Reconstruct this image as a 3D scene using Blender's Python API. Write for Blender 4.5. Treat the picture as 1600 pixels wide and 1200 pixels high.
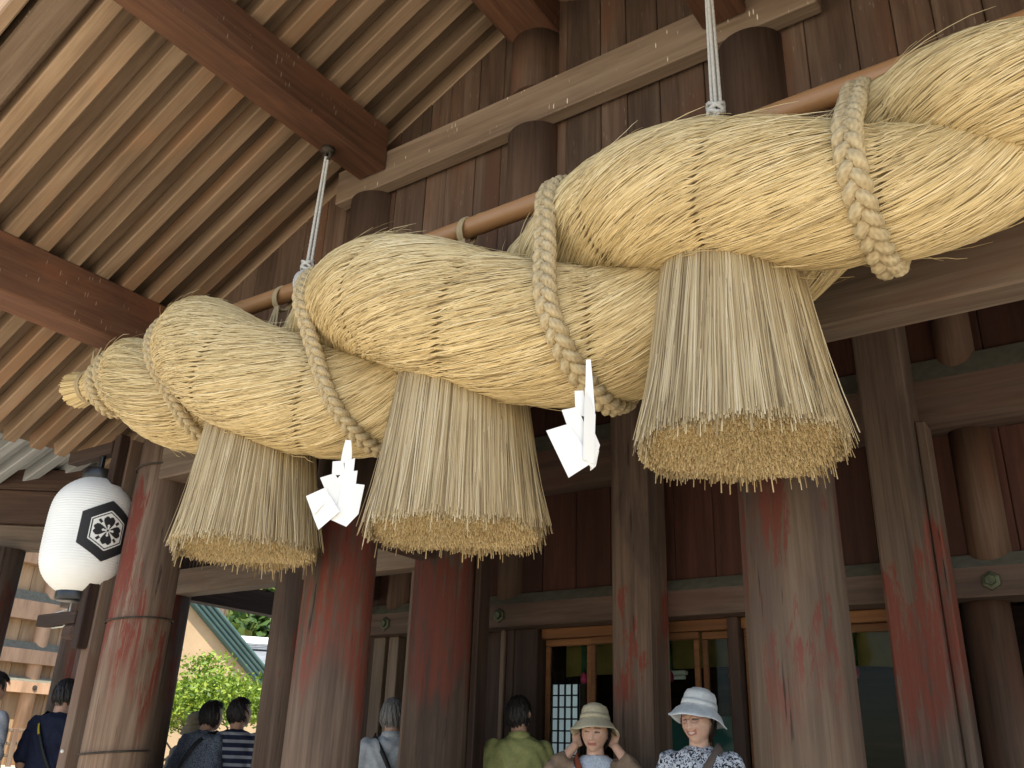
import bpy, bmesh, math, random
import numpy as np
from mathutils import Vector, Matrix

random.seed(7); RNG = np.random.default_rng(7)
scene = bpy.context.scene
for o in list(bpy.data.objects): bpy.data.objects.remove(o, do_unlink=True)
COL = scene.collection
PI = math.pi

# ------------------------------------------------------------------ camera
FPX, YAW, PITCH, ROLL = 1400.69, -0.62127, 0.39945, -0.03677
def camera():
    cd = bpy.data.cameras.new('camera'); cam = bpy.data.objects.new('camera', cd); COL.objects.link(cam)
    cd.sensor_width = 36.0; cd.lens = 36.0 * FPX / 1600.0
    cd.clip_start = 0.05; cd.clip_end = 2000.0
    fw = Vector((math.sin(YAW)*math.cos(PITCH), math.cos(YAW)*math.cos(PITCH), math.sin(PITCH)))
    rt = Vector((math.cos(YAW), -math.sin(YAW), 0)); dn = fw.cross(rt)
    r2 = math.cos(ROLL)*rt + math.sin(ROLL)*dn; d2 = -math.sin(ROLL)*rt + math.cos(ROLL)*dn
    m = Matrix.Identity(4)
    for i in range(3):
        m[i][0] = r2[i]; m[i][1] = -d2[i]; m[i][2] = -fw[i]
    m[0][3], m[1][3], m[2][3] = 0.0, 0.0, 1.2
    cam.matrix_world = m
    scene.camera = cam
camera()

# ------------------------------------------------------------------ sky, sun, exposure
SUN_AZ = math.radians(128)     # clockwise from +Y (the hall front faces -Y): morning sun, front right
SUN_EL = math.radians(60)
world = bpy.data.worlds.new('World'); scene.world = world; world.use_nodes = True
wn = world.node_tree
sky = wn.nodes.new('ShaderNodeTexSky'); sky.sky_type = 'NISHITA'; sky.sun_disc = False
sky.sun_elevation = SUN_EL; sky.sun_rotation = SUN_AZ
wn.links.new(sky.outputs[0], wn.nodes['Background'].inputs[0]); wn.nodes['Background'].inputs[1].default_value = 0.13
sl = bpy.data.lights.new('sun', 'SUN'); sl.energy = 4.2; sl.angle = math.radians(0.5); sl.color = (1.0, 0.93, 0.81)
so = bpy.data.objects.new('sun', sl); COL.objects.link(so)
sd = Vector((math.sin(SUN_AZ)*math.cos(SUN_EL), math.cos(SUN_AZ)*math.cos(SUN_EL), math.sin(SUN_EL)))
so.rotation_euler = sd.to_track_quat('Z', 'Y').to_euler(); so.location = sd*40
scene.view_settings.view_transform = 'Standard'; scene.view_settings.look = 'None'
scene.view_settings.gamma = 1.0; scene.view_settings.use_curve_mapping = False
scene.view_settings.exposure = 1.45

# ------------------------------------------------------------------ helpers
WORLD_LOC = {}
def tag(o, label=None, cat=None, group=None, kind=None):
    if label: o['label'] = label
    if cat: o['category'] = cat
    if group: o['group'] = group
    if kind: o['kind'] = kind
    return o
def thing(name, loc, label=None, cat=None, group=None):
    o = bpy.data.objects.new(name, None); COL.objects.link(o); o.empty_display_size = 0.1
    o.location = loc; WORLD_LOC[o.name] = Vector(loc)
    return tag(o, label, cat, group)
def wl(o): return WORLD_LOC.get(o.name, Vector((0, 0, 0)))
def link(name, me, parent=None, loc=(0, 0, 0), rot=None):
    o = bpy.data.objects.new(name, me); COL.objects.link(o)
    L = Vector(loc); WORLD_LOC[o.name] = L
    if parent is not None:
        o.parent = parent; o.location = L - wl(parent)
    else: o.location = L
    if rot: o.rotation_euler = rot
    return o
def np_mesh(name, V, F, mat=None, smooth=False, attrs=None):
    V = np.asarray(V, np.float32); me = bpy.data.meshes.new(name)
    me.vertices.add(len(V)); me.vertices.foreach_set('co', V.ravel())
    if isinstance(F, np.ndarray):
        k = F.shape[1]; n = len(F); idx = F.ravel().astype(np.int32); st = np.arange(0, n*k, k, dtype=np.int32)
        tot = np.full(n, k, np.int32)
    else:
        tot = np.array([len(f) for f in F], np.int32); idx = np.concatenate([np.asarray(f, np.int32) for f in F])
        st = np.concatenate([[0], np.cumsum(tot)[:-1]]).astype(np.int32); n = len(F)
    me.loops.add(len(idx)); me.loops.foreach_set('vertex_index', idx)
    me.polygons.add(n); me.polygons.foreach_set('loop_start', st); me.polygons.foreach_set('loop_total', tot)
    me.polygons.foreach_set('use_smooth', np.full(n, bool(smooth)))
    me.update(calc_edges=True); me.validate()
    if attrs:
        for an, av in attrs.items():
            av = np.asarray(av, np.float32)
            if av.ndim == 1:
                a = me.attributes.new(an, 'FLOAT', 'POINT'); a.data.foreach_set('value', av)
            else:
                a = me.attributes.new(an, 'FLOAT_COLOR', 'POINT'); a.data.foreach_set('color', av.ravel())
    if mat: me.materials.append(mat)
    return me
BOXES = {}
def box_mesh(size, mat, bevel=0.006):
    key = (tuple(round(s, 4) for s in size), mat.name, bevel)
    if key in BOXES: return BOXES[key]
    bm = bmesh.new(); bmesh.ops.create_cube(bm, size=1.0)
    bmesh.ops.scale(bm, vec=Vector(size), verts=bm.verts)
    if bevel: bmesh.ops.bevel(bm, geom=bm.edges[:], offset=min(bevel, min(size)*0.3), segments=1, affect='EDGES')
    me = bpy.data.meshes.new('piece'); bm.to_mesh(me); bm.free(); me.materials.append(mat)
    BOXES[key] = me; return me
def box(name, x, y, z, mat, parent=None, bevel=0.006, rot=None):
    """x, y, z are (low, high) world ranges"""
    size = (x[1]-x[0], y[1]-y[0], z[1]-z[0])
    c = ((x[0]+x[1])/2, (y[0]+y[1])/2, (z[0]+z[1])/2)
    return link(name, box_mesh(size, mat, bevel), parent, c, rot)
def frames(P):
    P = np.asarray(P, float); T = np.gradient(P, axis=0); T /= np.linalg.norm(T, axis=1)[:, None] + 1e-12
    up = np.array([0, 0, 1.0]) if abs(T[0][2]) < 0.9 else np.array([1.0, 0, 0])
    N = np.zeros_like(P); n = up - T[0]*(up@T[0]); N[0] = n/np.linalg.norm(n)
    for i in range(1, len(P)):
        n = N[i-1] - T[i]*(N[i-1]@T[i]); N[i] = n/(np.linalg.norm(n)+1e-12)
    return T, N, np.cross(T, N)
def tube(P, R, n=12, cap=True, closed=False):
    P = np.asarray(P, float); R = np.broadcast_to(np.asarray(R, float), (len(P),))
    T, N, B = frames(P); a = np.linspace(0, 2*PI, n, endpoint=False)
    V = (P[:, None] + R[:, None, None]*(np.cos(a)[None, :, None]*N[:, None] + np.sin(a)[None, :, None]*B[:, None])).reshape(-1, 3)
    F = []; K = len(P)
    for i in range(K if closed else K-1):
        j = (i+1) % K
        for k in range(n):
            l = (k+1) % n; F.append((i*n+k, i*n+l, j*n+l, j*n+k))
    if cap and not closed:
        F.append(tuple(range(n-1, -1, -1))); F.append(tuple((K-1)*n+k for k in range(n)))
    return V, F
def lathe(prof, n=32):
    """prof: list of (r, z)"""
    V = []; F = []
    a = np.linspace(0, 2*PI, n, endpoint=False)
    for r, z in prof:
        for t in a: V.append((r*math.cos(t), r*math.sin(t), z))
    for i in range(len(prof)-1):
        for k in range(n):
            l = (k+1) % n; F.append((i*n+k, i*n+l, (i+1)*n+l, (i+1)*n+k))
    F.append(tuple(range(n-1, -1, -1))); F.append(tuple((len(prof)-1)*n+k for k in range(n)))
    return V, F
def merge(parts):
    V = []; F = []; o = 0
    for v, f in parts:
        V.append(np.asarray(v, float)); F += [tuple(i+o for i in q) for q in f]; o += len(v)
    return np.concatenate(V), F
def local(V, origin): return np.asarray(V, float) - np.array(origin, float)

# ------------------------------------------------------------------ materials
def nodes(name):
    m = bpy.data.materials.new(name); m.use_nodes = True; nt = m.node_tree
    return m, nt, nt.nodes['Principled BSDF']
def N(nt, t, **kw):
    n = nt.nodes.new(t)
    for k, v in kw.items(): setattr(n, k, v)
    return n
def ramp(nt, fac, stops):
    r = N(nt, 'ShaderNodeValToRGB'); e = r.color_ramp.elements
    while len(e) < len(stops): e.new(0.5)
    for i, (p, c) in enumerate(stops):
        e[i].position = p; e[i].color = (c[0], c[1], c[2], 1) if not isinstance(c, (int, float)) else (c, c, c, 1)
    nt.links.new(fac, r.inputs[0]); return r.outputs[0]
def mixc(nt, fac, a, b, mode='MIX'):
    m = N(nt, 'ShaderNodeMix', data_type='RGBA', blend_type=mode)
    for s, v in ((m.inputs[0], fac), (m.inputs[6], a), (m.inputs[7], b)):
        if hasattr(v, 'links') or hasattr(v, 'is_linked'): nt.links.new(v, s)
        elif isinstance(v, (int, float)): s.default_value = v
        else: s.default_value = (v[0], v[1], v[2], 1)
    return m.outputs[2]
def math_n(nt, op, a, b=None, clamp=False):
    m = N(nt, 'ShaderNodeMath', operation=op); m.use_clamp = clamp
    for s, v in ((m.inputs[0], a), (m.inputs[1], b)):
        if v is None: continue
        if isinstance(v, (int, float)): s.default_value = v
        else: nt.links.new(v, s)
    return m.outputs[0]
def noise(nt, vec, scale, detail=5, rough=0.6, dist=0.0):
    n = N(nt, 'ShaderNodeTexNoise'); n.inputs['Scale'].default_value = scale; n.inputs['Detail'].default_value = detail
    n.inputs['Roughness'].default_value = rough; n.inputs['Distortion'].default_value = dist
    if vec is not None: nt.links.new(vec, n.inputs['Vector'])
    return n.outputs[0]
def mapping(nt, vec, scale):
    m = N(nt, 'ShaderNodeMapping'); m.inputs['Scale'].default_value = scale; nt.links.new(vec, m.inputs[0]); return m.outputs[0]
def bump(nt, bs, h, strength=0.3, dist=0.01):
    b = N(nt, 'ShaderNodeBump'); b.inputs['Strength'].default_value = strength; b.inputs['Distance'].default_value = dist
    nt.links.new(h, b.inputs['Height']); nt.links.new(b.outputs[0], bs.inputs['Normal'])
def smooth(nt, v, lo, hi):
    m = N(nt, 'ShaderNodeMapRange', interpolation_type='SMOOTHSTEP'); nt.links.new(v, m.inputs[0])
    m.inputs[1].default_value = lo; m.inputs[2].default_value = hi; return m.outputs[0]
def wood(name, dark, mid, light, axis='Z', grain=20.0, rough=0.72, bmp=0.35, var=0.22, paint=None, drops=None, patch=None, spec=0.25, cracks=0.0):
    m, nt, bs = nodes(name)
    tc = N(nt, 'ShaderNodeTexCoord'); oi = N(nt, 'ShaderNodeObjectInfo')
    off = N(nt, 'ShaderNodeVectorMath', operation='SCALE'); off.inputs[0].default_value = (37.3, 19.1, 53.7)
    nt.links.new(oi.outputs['Random'], off.inputs['Scale'])
    add = N(nt, 'ShaderNodeVectorMath', operation='ADD'); nt.links.new(tc.outputs['Object'], add.inputs[0]); nt.links.new(off.outputs[0], add.inputs[1])
    v = add.outputs[0]
    def st(along, across): return tuple(along if a == axis else across for a in 'XYZ')
    g1 = noise(nt, mapping(nt, v, st(0.9, grain)), 1.0, 6, 0.65, 0.6)
    g2 = noise(nt, mapping(nt, v, st(2.5, grain*5)), 1.0, 3, 0.6)
    st1 = noise(nt, mapping(nt, v, st(0.7, 3.2)), 1.0, 4, 0.6)
    g = math_n(nt, 'ADD', math_n(nt, 'MULTIPLY', g1, 0.72), math_n(nt, 'MULTIPLY', g2, 0.28))
    c = ramp(nt, g, [(0.3, dark), (0.5, mid), (0.7, light)])
    shade = ramp(nt, st1, [(0.25, 0.62), (0.5, 0.95), (0.75, 1.15)])
    c = mixc(nt, 1.0, c, shade, 'MULTIPLY')
    if patch:   # large stains of another timber tone
        pf = smooth(nt, noise(nt, mapping(nt, v, st(0.5, 1.9)), 1.0, 5, 0.65, 0.4), 0.5, 0.66)
        c = mixc(nt, math_n(nt, 'MULTIPLY', pf, 0.75), c, patch)
    if paint:   # worn red paint, kept between two heights and rubbed off in streaks
        pc, z0, z1, soft, amt = paint
        geo = N(nt, 'ShaderNodeNewGeometry'); sx = N(nt, 'ShaderNodeSeparateXYZ'); nt.links.new(geo.outputs['Position'], sx.inputs[0])
        wig = math_n(nt, 'MULTIPLY', math_n(nt, 'SUBTRACT', noise(nt, mapping(nt, v, st(0.15, 4.5)), 1.0, 3, 0.6), 0.5), 1.7)
        zz = math_n(nt, 'ADD', sx.outputs[2], wig)
        f = math_n(nt, 'MULTIPLY', smooth(nt, zz, z0-soft*0.7, z0+soft*0.7), math_n(nt, 'SUBTRACT', 1.0, smooth(nt, zz, z1-0.035, z1+0.035)))
        pp = smooth(nt, noise(nt, mapping(nt, v, st(0.6, 3.4)), 1.0, 9, 0.72, 0.3), amt-0.012, amt+0.022)
        fl = smooth(nt, noise(nt, mapping(nt, v, st(3.0, 24)), 1.0, 5, 0.75), 0.42, 0.52)
        f = math_n(nt, 'MULTIPLY', math_n(nt, 'MULTIPLY', f, math_n(nt, 'SUBTRACT', 1.0, pp)), math_n(nt, 'ADD', math_n(nt, 'MULTIPLY', fl, 0.75), 0.25))
        c = mixc(nt, f, c, mixc(nt, g, tuple(k*0.55 for k in pc), tuple(k*1.35 for k in pc)))
    if cracks:  # drying cracks and pits along the grain
        ck = math_n(nt, 'SUBTRACT', 1.0, smooth(nt, noise(nt, mapping(nt, v, st(1.6, 26)), 1.0, 4, 0.6, 0.2), 0.30, 0.36))
        c = mixc(nt, math_n(nt, 'MULTIPLY', ck, cracks), c, (0.012, 0.008, 0.006))
        g = math_n(nt, 'SUBTRACT', g, math_n(nt, 'MULTIPLY', ck, 0.6))
    if drops:   # bird droppings: pale vertical dribbles
        vo = N(nt, 'ShaderNodeTexVoronoi'); vo.inputs['Scale'].default_value = 1.0
        nt.links.new(mapping(nt, v, (48, 48, 7.5)), vo.inputs['Vector'])
        keep = smooth(nt, noise(nt, mapping(nt, v, (2.2, 2.2, 5)), 1.0, 2), 0.49, 0.58)
        d = math_n(nt, 'MULTIPLY', math_n(nt, 'SUBTRACT', 1.0, smooth(nt, vo.outputs['Distance'], 0.10, 0.20)), keep)
        ge = N(nt, 'ShaderNodeNewGeometry'); sn = N(nt, 'ShaderNodeSeparateXYZ'); nt.links.new(ge.outputs['Normal'], sn.inputs[0])
        d = math_n(nt, 'MULTIPLY', d, math_n(nt, 'SUBTRACT', 1.0, math_n(nt, 'ABSOLUTE', sn.outputs[2])))
        c = mixc(nt, math_n(nt, 'MULTIPLY', d, drops), c, (0.72, 0.66, 0.52))
    hv = N(nt, 'ShaderNodeHueSaturation'); nt.links.new(c, hv.inputs['Color'])
    nt.links.new(math_n(nt, 'ADD', math_n(nt, 'MULTIPLY', oi.outputs['Random'], 2*var), 1-var), hv.inputs['Value'])
    nt.links.new(hv.outputs[0], bs.inputs['Base Color'])
    bs.inputs['Roughness'].default_value = rough; bs.inputs['Specular IOR Level'].default_value = spec
    bump(nt, bs, g, bmp, 0.006)
    return m
def plain(name, c1, c2=None, scale=8.0, rough=0.7, bmp=0.0, metal=0.0, spec=0.3, stretch=(1, 1, 1)):
    m, nt, bs = nodes(name); c2 = c2 or tuple(k*0.8 for k in c1)
    tc = N(nt, 'ShaderNodeTexCoord'); n = noise(nt, mapping(nt, tc.outputs['Object'], stretch), scale, 5, 0.6)
    nt.links.new(ramp(nt, n, [(0.3, c2), (0.7, c1)]), bs.inputs['Base Color'])
    bs.inputs['Roughness'].default_value = rough; bs.inputs['Metallic'].default_value = metal; bs.inputs['Specular IOR Level'].default_value = spec
    if bmp: bump(nt, bs, n, bmp, 0.01)
    return m
def straw(name, stops, rough=0.55, nz=None):
    m, nt, bs = nodes(name)
    at = N(nt, 'ShaderNodeAttribute', attribute_name='rnd'); tc = N(nt, 'ShaderNodeTexCoord')
    big = noise(nt, tc.outputs['Object'], 2.3, 4, 0.6)
    f = math_n(nt, 'ADD', math_n(nt, 'MULTIPLY', at.outputs['Fac'], 0.7), math_n(nt, 'MULTIPLY', big, 0.3))
    c = ramp(nt, f, stops)
    nt.links.new(c, bs.inputs['Base Color']); bs.inputs['Roughness'].default_value = rough
    bs.inputs['Specular IOR Level'].default_value = 0.35
    return m
M = {}
for ax in 'XYZ':
    M['rafter'+ax] = wood('rafter timber '+ax, (0.165, 0.106, 0.062), (0.25, 0.168, 0.101), (0.335, 0.238, 0.150), ax, 14, patch=(0.30, 0.165, 0.085), var=0.2, bmp=0.2)
    M['sheath'+ax] = wood('shade darkened sheathing timber '+ax, (0.095, 0.06, 0.036), (0.155, 0.102, 0.062), (0.215, 0.15, 0.096), ax, 12, var=0.2, bmp=0.2)  # shade between the rafters is put into this darker board colour
    M['brown'+ax] = wood('red brown timber '+ax, (0.06, 0.027, 0.014), (0.112, 0.051, 0.027), (0.165, 0.080, 0.043), ax, 16, patch=(0.16, 0.062, 0.029), drops=0.22, bmp=0.2)
    M['grey'+ax] = wood('weathered grey timber '+ax, (0.13, 0.086, 0.055), (0.21, 0.146, 0.095), (0.275, 0.203, 0.14), ax, 16, drops=1.0, bmp=0.3, var=0.08)
    M['dull'+ax] = wood('dull grey timber '+ax, (0.085, 0.06, 0.041), (0.15, 0.109, 0.076), (0.21, 0.16, 0.115), ax, 18, bmp=0.3, var=0.1, patch=(0.13, 0.075, 0.05))
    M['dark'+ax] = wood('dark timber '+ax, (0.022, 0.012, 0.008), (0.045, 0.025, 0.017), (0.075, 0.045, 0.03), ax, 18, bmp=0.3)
for ax in 'X': M['rail'+ax] = wood('brown rail timber', (0.05, 0.032, 0.023), (0.092, 0.060, 0.043), (0.14, 0.097, 0.072), ax, 16, patch=(0.10, 0.05, 0.034), var=0.1)
M['board'] = wood('gable board timber', (0.055, 0.032, 0.020), (0.108, 0.067, 0.043), (0.165, 0.111, 0.075), 'Z', 14, var=0.28, drops=0.1, patch=(0.12, 0.055, 0.029))
M['redboard'] = wood('deep red board timber', (0.025, 0.009, 0.006), (0.05, 0.018, 0.011), (0.08, 0.03, 0.018), 'Z', 14, var=0.3)
M['columnB'] = wood('worn grey brown column timber', (0.07, 0.045, 0.029), (0.122, 0.082, 0.053), (0.18, 0.127, 0.086), 'Z', 20, paint=((0.135, 0.040, 0.026), 1.5, 2.75, 0.35, 0.475), bmp=0.5, cracks=0.75, patch=(0.08, 0.05, 0.04))
M['columnT'] = wood('red painted column timber', (0.052, 0.033, 0.023), (0.10, 0.067, 0.047), (0.16, 0.112, 0.082), 'Z', 22, paint=((0.138, 0.038, 0.024), 1.62, 2.5, 0.2, 0.53), bmp=0.5, cracks=0.75, patch=(0.05, 0.035, 0.028))
M['column'] = wood('worn column timber', (0.06, 0.036, 0.024), (0.125, 0.082, 0.055), (0.205, 0.145, 0.102), 'Z', 22, paint=((0.132, 0.032, 0.02), 1.62, 2.85, 0.3, 0.52), bmp=0.6, cracks=0.75, patch=(0.075, 0.045, 0.035))
M['column2'] = wood('worn inner column timber', (0.055, 0.034, 0.023), (0.11, 0.072, 0.05), (0.18, 0.125, 0.09), 'Z', 22, paint=((0.14, 0.032, 0.019), 1.55, 2.45, 0.2, 0.46), bmp=0.5, cracks=0.6, patch=(0.05, 0.035, 0.028))
M['wallcol'] = wood('round wall column timber', (0.045, 0.025, 0.015), (0.09, 0.052, 0.032), (0.135, 0.085, 0.056), 'Z', 20, patch=(0.11, 0.045, 0.024))
M['tan'] = wood('sunlit tan timber', (0.31, 0.19, 0.115), (0.39, 0.245, 0.15), (0.46, 0.30, 0.19), 'Z', 5, bmp=0.1, var=0.05)
M['tanboard'] = wood('sunlit tan board', (0.22, 0.14, 0.075), (0.29, 0.19, 0.105), (0.36, 0.24, 0.145), 'Z', 12, bmp=0.2, var=0.1)
M['door'] = wood('orange brown door timber', (0.085, 0.036, 0.013), (0.135, 0.058, 0.021), (0.18, 0.083, 0.031), 'X', 18, bmp=0.15)
M['paleX'] = wood('sky brightened eave timber', (0.24, 0.245, 0.235), (0.33, 0.335, 0.325), (0.42, 0.425, 0.41), 'X', 12, var=0.1)  # cool sky light on the outer eave is put into this paler grey
M['slope'] = plain('grey green nageshi top', (0.155, 0.15, 0.115), (0.10, 0.095, 0.072), 14, 0.8, 0.2)
M['straw'] = straw('golden straw', [(0.08, (0.24, 0.165, 0.075)), (0.35, (0.46, 0.34, 0.155)), (0.6, (0.61, 0.465, 0.225)), (0.9, (0.75, 0.615, 0.36))])
M['strawbase'] = plain('straw core', (0.47, 0.35, 0.165), (0.34, 0.24, 0.105), 30, 0.8, 0.5, stretch=(0.3, 3, 3))
M['tassel'] = straw('pale reed straw', [(0.12, (0.15, 0.098, 0.043)), (0.38, (0.32, 0.23, 0.11)), (0.6, (0.455, 0.35, 0.185)), (0.88, (0.59, 0.495, 0.32))])
M['cutend'] = straw('cut straw ends', [(0.1, (0.27, 0.19, 0.09)), (0.4, (0.44, 0.33, 0.165)), (0.7, (0.56, 0.44, 0.235)), (0.9, (0.63, 0.52, 0.31))])
M['cord'] = straw('beige hemp cord', [(0.1, (0.20, 0.145, 0.07)), (0.4, (0.37, 0.285, 0.155)), (0.7, (0.49, 0.395, 0.23)), (0.9, (0.56, 0.465, 0.29))], 0.75)
M['bamboo'] = plain('orange bamboo', (0.40, 0.22, 0.10), (0.32, 0.165, 0.07), 5, 0.38, 0.02, spec=0.45, stretch=(0.4, 3, 3))
M['white_rope'] = plain('white nylon cord', (0.62, 0.61, 0.56), (0.47, 0.46, 0.42), 60, 0.6, 0.3)
M['iron'] = plain('rusty iron', (0.075, 0.06, 0.045), (0.03, 0.025, 0.02), 25, 0.7, 0.4, metal=0.3)
M['paper'] = plain('white folded paper', (0.80, 0.79, 0.74), (0.75, 0.74, 0.69), 3, 0.75)
M['lantern'] = plain('white lantern paper', (0.78, 0.79, 0.76), (0.70, 0.71, 0.69), 4, 0.7)
M['black'] = plain('black lacquer', (0.012, 0.012, 0.013), (0.007, 0.007, 0.008), 6, 0.35, spec=0.5)
M['stone'] = plain('pale stone', (0.52, 0.465, 0.38), (0.43, 0.385, 0.31), 3, 0.85, 0.2)
M['ground'] = plain('pale gravel court', (0.50, 0.445, 0.36), (0.40, 0.355, 0.285), 0.6, 0.9, 0.2)
M['brass'] = plain('old bronze', (0.10, 0.105, 0.055), (0.035, 0.04, 0.025), 30, 0.5, 0.3, metal=0.5)
# ------------------------------------------------------------------ ground
def ground():
    n = 60; R = 900.0
    xs = np.sign(np.linspace(-1, 1, n))*np.abs(np.linspace(-1, 1, n))**2.2*R
    V = np.array([(x, y, -0.36) for y in xs for x in xs]); F = np.array([(j*n+i, j*n+i+1, (j+1)*n+i+1, (j+1)*n+i) for j in range(n-1) for i in range(n-1)])
    tag(link('ground', np_mesh('ground', V, F, M['ground'])), kind='structure')
    pf = thing('platform', (-2.5, 6, -0.36)); pf['kind'] = 'structure'
    xs = np.arange(-9.6, 5.01, 0.9); ys = np.arange(2.2, 11.5, 0.9)
    box('paving_base', (-9.6, 4.8), (2.2, 11.2), (-0.5, -0.05), M['stone'], pf, 0.01)
    me = box_mesh((0.885, 0.885, 0.1), M['stone'], 0.008)
    for x in xs[:-1]:
        for y in ys[:-1]: link('paving_slab', me, pf, (x+0.45, y+0.45, -0.05+random.uniform(0, 0.003)))
    box('step', (-8.5, 3.6), (1.75, 2.197), (-0.5, -0.18), M['stone'], pf, 0.012)
ground()

# ------------------------------------------------------------------ the shrine hall
XM = -2.47; SL = 0.485; SA = math.atan(SL)
def roof_z(x): return 5.13 + SL*((x if x < XM else 2*XM-x) + 3.71)
hall = thing('shrine_hall', (-2.47, 6.0, 0.0), 'dark weathered timber shrine hall with gabled porch, red-stained columns and rafters', 'building')
def column(name, x, y, r, z0, z1, mat, taper=0.96):
    V, F = lathe([(r, z0), (r*(1+taper)/2, (z0+z1)/2), (r*taper, z1)], 40)
    me = np_mesh(name, local(V, (0, 0, (z0+z1)/2)), F, M[mat]); me.polygons.foreach_set('use_smooth', np.array([len(f) == 4 for f in F])); me.update()
    return link(name, me, hall, (x, y, (z0+z1)/2))
# porch row
colL = column('column', -5.64, 3.65, 0.205, 0.0, 3.83, 'column')
colS = column('column', -3.77, 3.65, 0.205, 0.0, 2.937, 'columnT')
colB = column('column', -1.17, 3.65, 0.205, 0.0, 2.937, 'columnB')
column('column', 0.70, 3.65, 0.205, 0.0, 3.83, 'column')
for x in (-3.81, -1.15): column('wall_column', x, 3.66, 0.175, 3.236, 4.685, 'wallcol', 1.0)
column('wall_column', -2.50, 3.66, 0.175, 3.236, 4.685, 'wallcol', 1.0)
column('wall_column', -2.50, 3.66, 0.175, 4.955, 5.40, 'wallcol', 1.0)
# hoops of wire and the board strapped to the corner column
for z in (1.17, 1.99, 3.05):
    a = np.linspace(0, 2*PI, 41)[:-1]; V, F = tube(np.stack([0.212*np.cos(a), 0.212*np.sin(a), 0.02*np.sin(a+1)], 1), 0.006, 6, closed=True)
    link('wire_hoop', np_mesh('wire_hoop', V, F, M['iron'], True), hall, (-5.64, 3.65, z))
box('strapped_board', (-5.955, -5.865), (3.46, 3.60), (0, 3.28), M['dullZ'], hall)
for z in (1.17, 1.99, 3.05): link('nail', np_mesh('nail', *lathe([(0.012, -0.006), (0.012, 0.004), (0.006, 0.009)], 10), M['white_rope']), hall, (-5.91, 3.455, z), (PI/2, 0, 0))
# lintel on the porch columns
box('lintel', (-5.6, 0.66), (3.5, 3.672), (2.938, 3.235), M['dullX'], hall, 0.01)
# upper tie beam with stepped noses
box('tie_beam', (-4.06, -0.76), (3.5, 3.6), (4.686, 4.953), M['greyX'], hall, 0.008)
# gable boards
x = -5.55
while x < 0.6:
    w = random.choice((0.17, 0.2, 0.235, 0.26, 0.28)); x1 = min(x+w, 0.62)
    zt = min(roof_z(x), roof_z(x1)) + 0.13; y0 = 3.618 + random.uniform(0, 0.007)
    box('wall_board', (x+0.002, x1-0.002), (y0, y0+0.03), (3.237, zt), M['board'], hall, 0.004)
    x = x1
# purlins running out over the porch
def purlin(x0, x1, z0, z1, y0, y1, mat='brownY'): return box('purlin', (x0, x1), (y0, y1), (z0, z1), M[mat], hall, 0.012)
def mir(a, b): return (2*XM-b, 2*XM-a)
purlin(-3.835, -3.595, 4.791, 5.128, 1.44, 3.497); purlin(*mir(-3.835, -3.595), 4.791, 5.128, 1.44, 3.497)
purlin(-5.855, -5.56, 3.836, 4.232, 1.44, 9.0); purlin(*mir(-5.855, -5.56), 3.836, 4.232, 1.44, 9.0)
purlin(-2.64, -2.33, 5.402, 5.70, 1.44, 3.75)
# roof
roof = link('roof', None, hall, (XM, 5.2, 5.7))
L = math.hypot(4.76, 4.76*SL)
rm = box_mesh((L, 0.096, 0.125), M['rafterX'], 0.008); rm2 = box_mesh((1.75, 0.09, 0.11), M['paleX'], 0.008)
FS = 0.30; FA = math.atan(FS)
ys = np.arange(1.746, 9.2, 0.212)
for y in ys:
    for sgn in (-1, 1):
        cx = XM + sgn*2.38; cz = roof_z(cx)
        ang = SA if sgn > 0 else -SA
        nx, nz = sgn*math.sin(SA), math.cos(SA)
        o = link('rafter', rm, roof, (cx+nx*0.0645, y+random.uniform(-0.007, 0.007), cz+nz*0.0645), (0, ang, random.uniform(-0.0025, 0.0025)))
        fx = XM + sgn*5.25; fz = roof_z(XM+sgn*4.55) + 0.235 - FS*0.70
        link('flying_rafter', rm2, roof, (fx, y, fz), (0, FA if sgn > 0 else -FA, 0))
y0, y1 = 1.42, 9.3
for sgn in (-1, 1):
    cx = XM + sgn*2.41; nx, nz = sgn*math.sin(SA), math.cos(SA); cz = roof_z(cx)
    ang = SA if sgn > 0 else -SA
    # roof boards laid across the rafters, one by one
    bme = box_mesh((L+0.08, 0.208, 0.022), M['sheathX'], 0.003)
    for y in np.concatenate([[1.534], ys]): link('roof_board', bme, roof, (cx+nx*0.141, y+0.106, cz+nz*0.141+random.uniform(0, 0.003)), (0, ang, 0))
    link('verge_rafter', box_mesh((L, 0.19, 0.125), M['greyX'], 0.01), roof, (XM+sgn*2.38+nx*0.0645, 1.555, roof_z(XM+sgn*2.38)+nz*0.0645), (0, ang, 0))
    fx = XM + sgn*5.30; fz = roof_z(XM+sgn*4.55) + 0.235 - FS*0.75
    link('eave_board', box_mesh((1.9, y1-y0, 0.025), M['paleX'], 0.004), roof, (fx+sgn*math.sin(FA)*0.07, (y0+y1)/2, fz+math.cos(FA)*0.07), (0, FA if sgn > 0 else -FA, 0))
    # bark cover above, and the verge board
    link('roof_cover', box_mesh((5.3, y1-y0+0.24, 0.16), M['darkX'], 0.03), roof, (XM+sgn*2.36+nx*0.34, (y0+y1)/2, roof_z(XM+sgn*2.36)+nz*0.34), (0, ang, 0))
    link('roof_cover', box_mesh((2.0, y1-y0+0.2, 0.14), M['darkX'], 0.03), roof, (fx+sgn*math.sin(FA)*0.17, (y0+y1)/2, fz+math.cos(FA)*0.17), (0, FA if sgn > 0 else -FA, 0))
    link('verge_board', box_mesh((L+0.15, 0.07, 0.34), M['rafterX'], 0.01), roof, (XM+sgn*2.42+nx*0.10, 1.372, roof_z(XM+sgn*2.42)+nz*0.10), (0, ang, 0))

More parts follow.
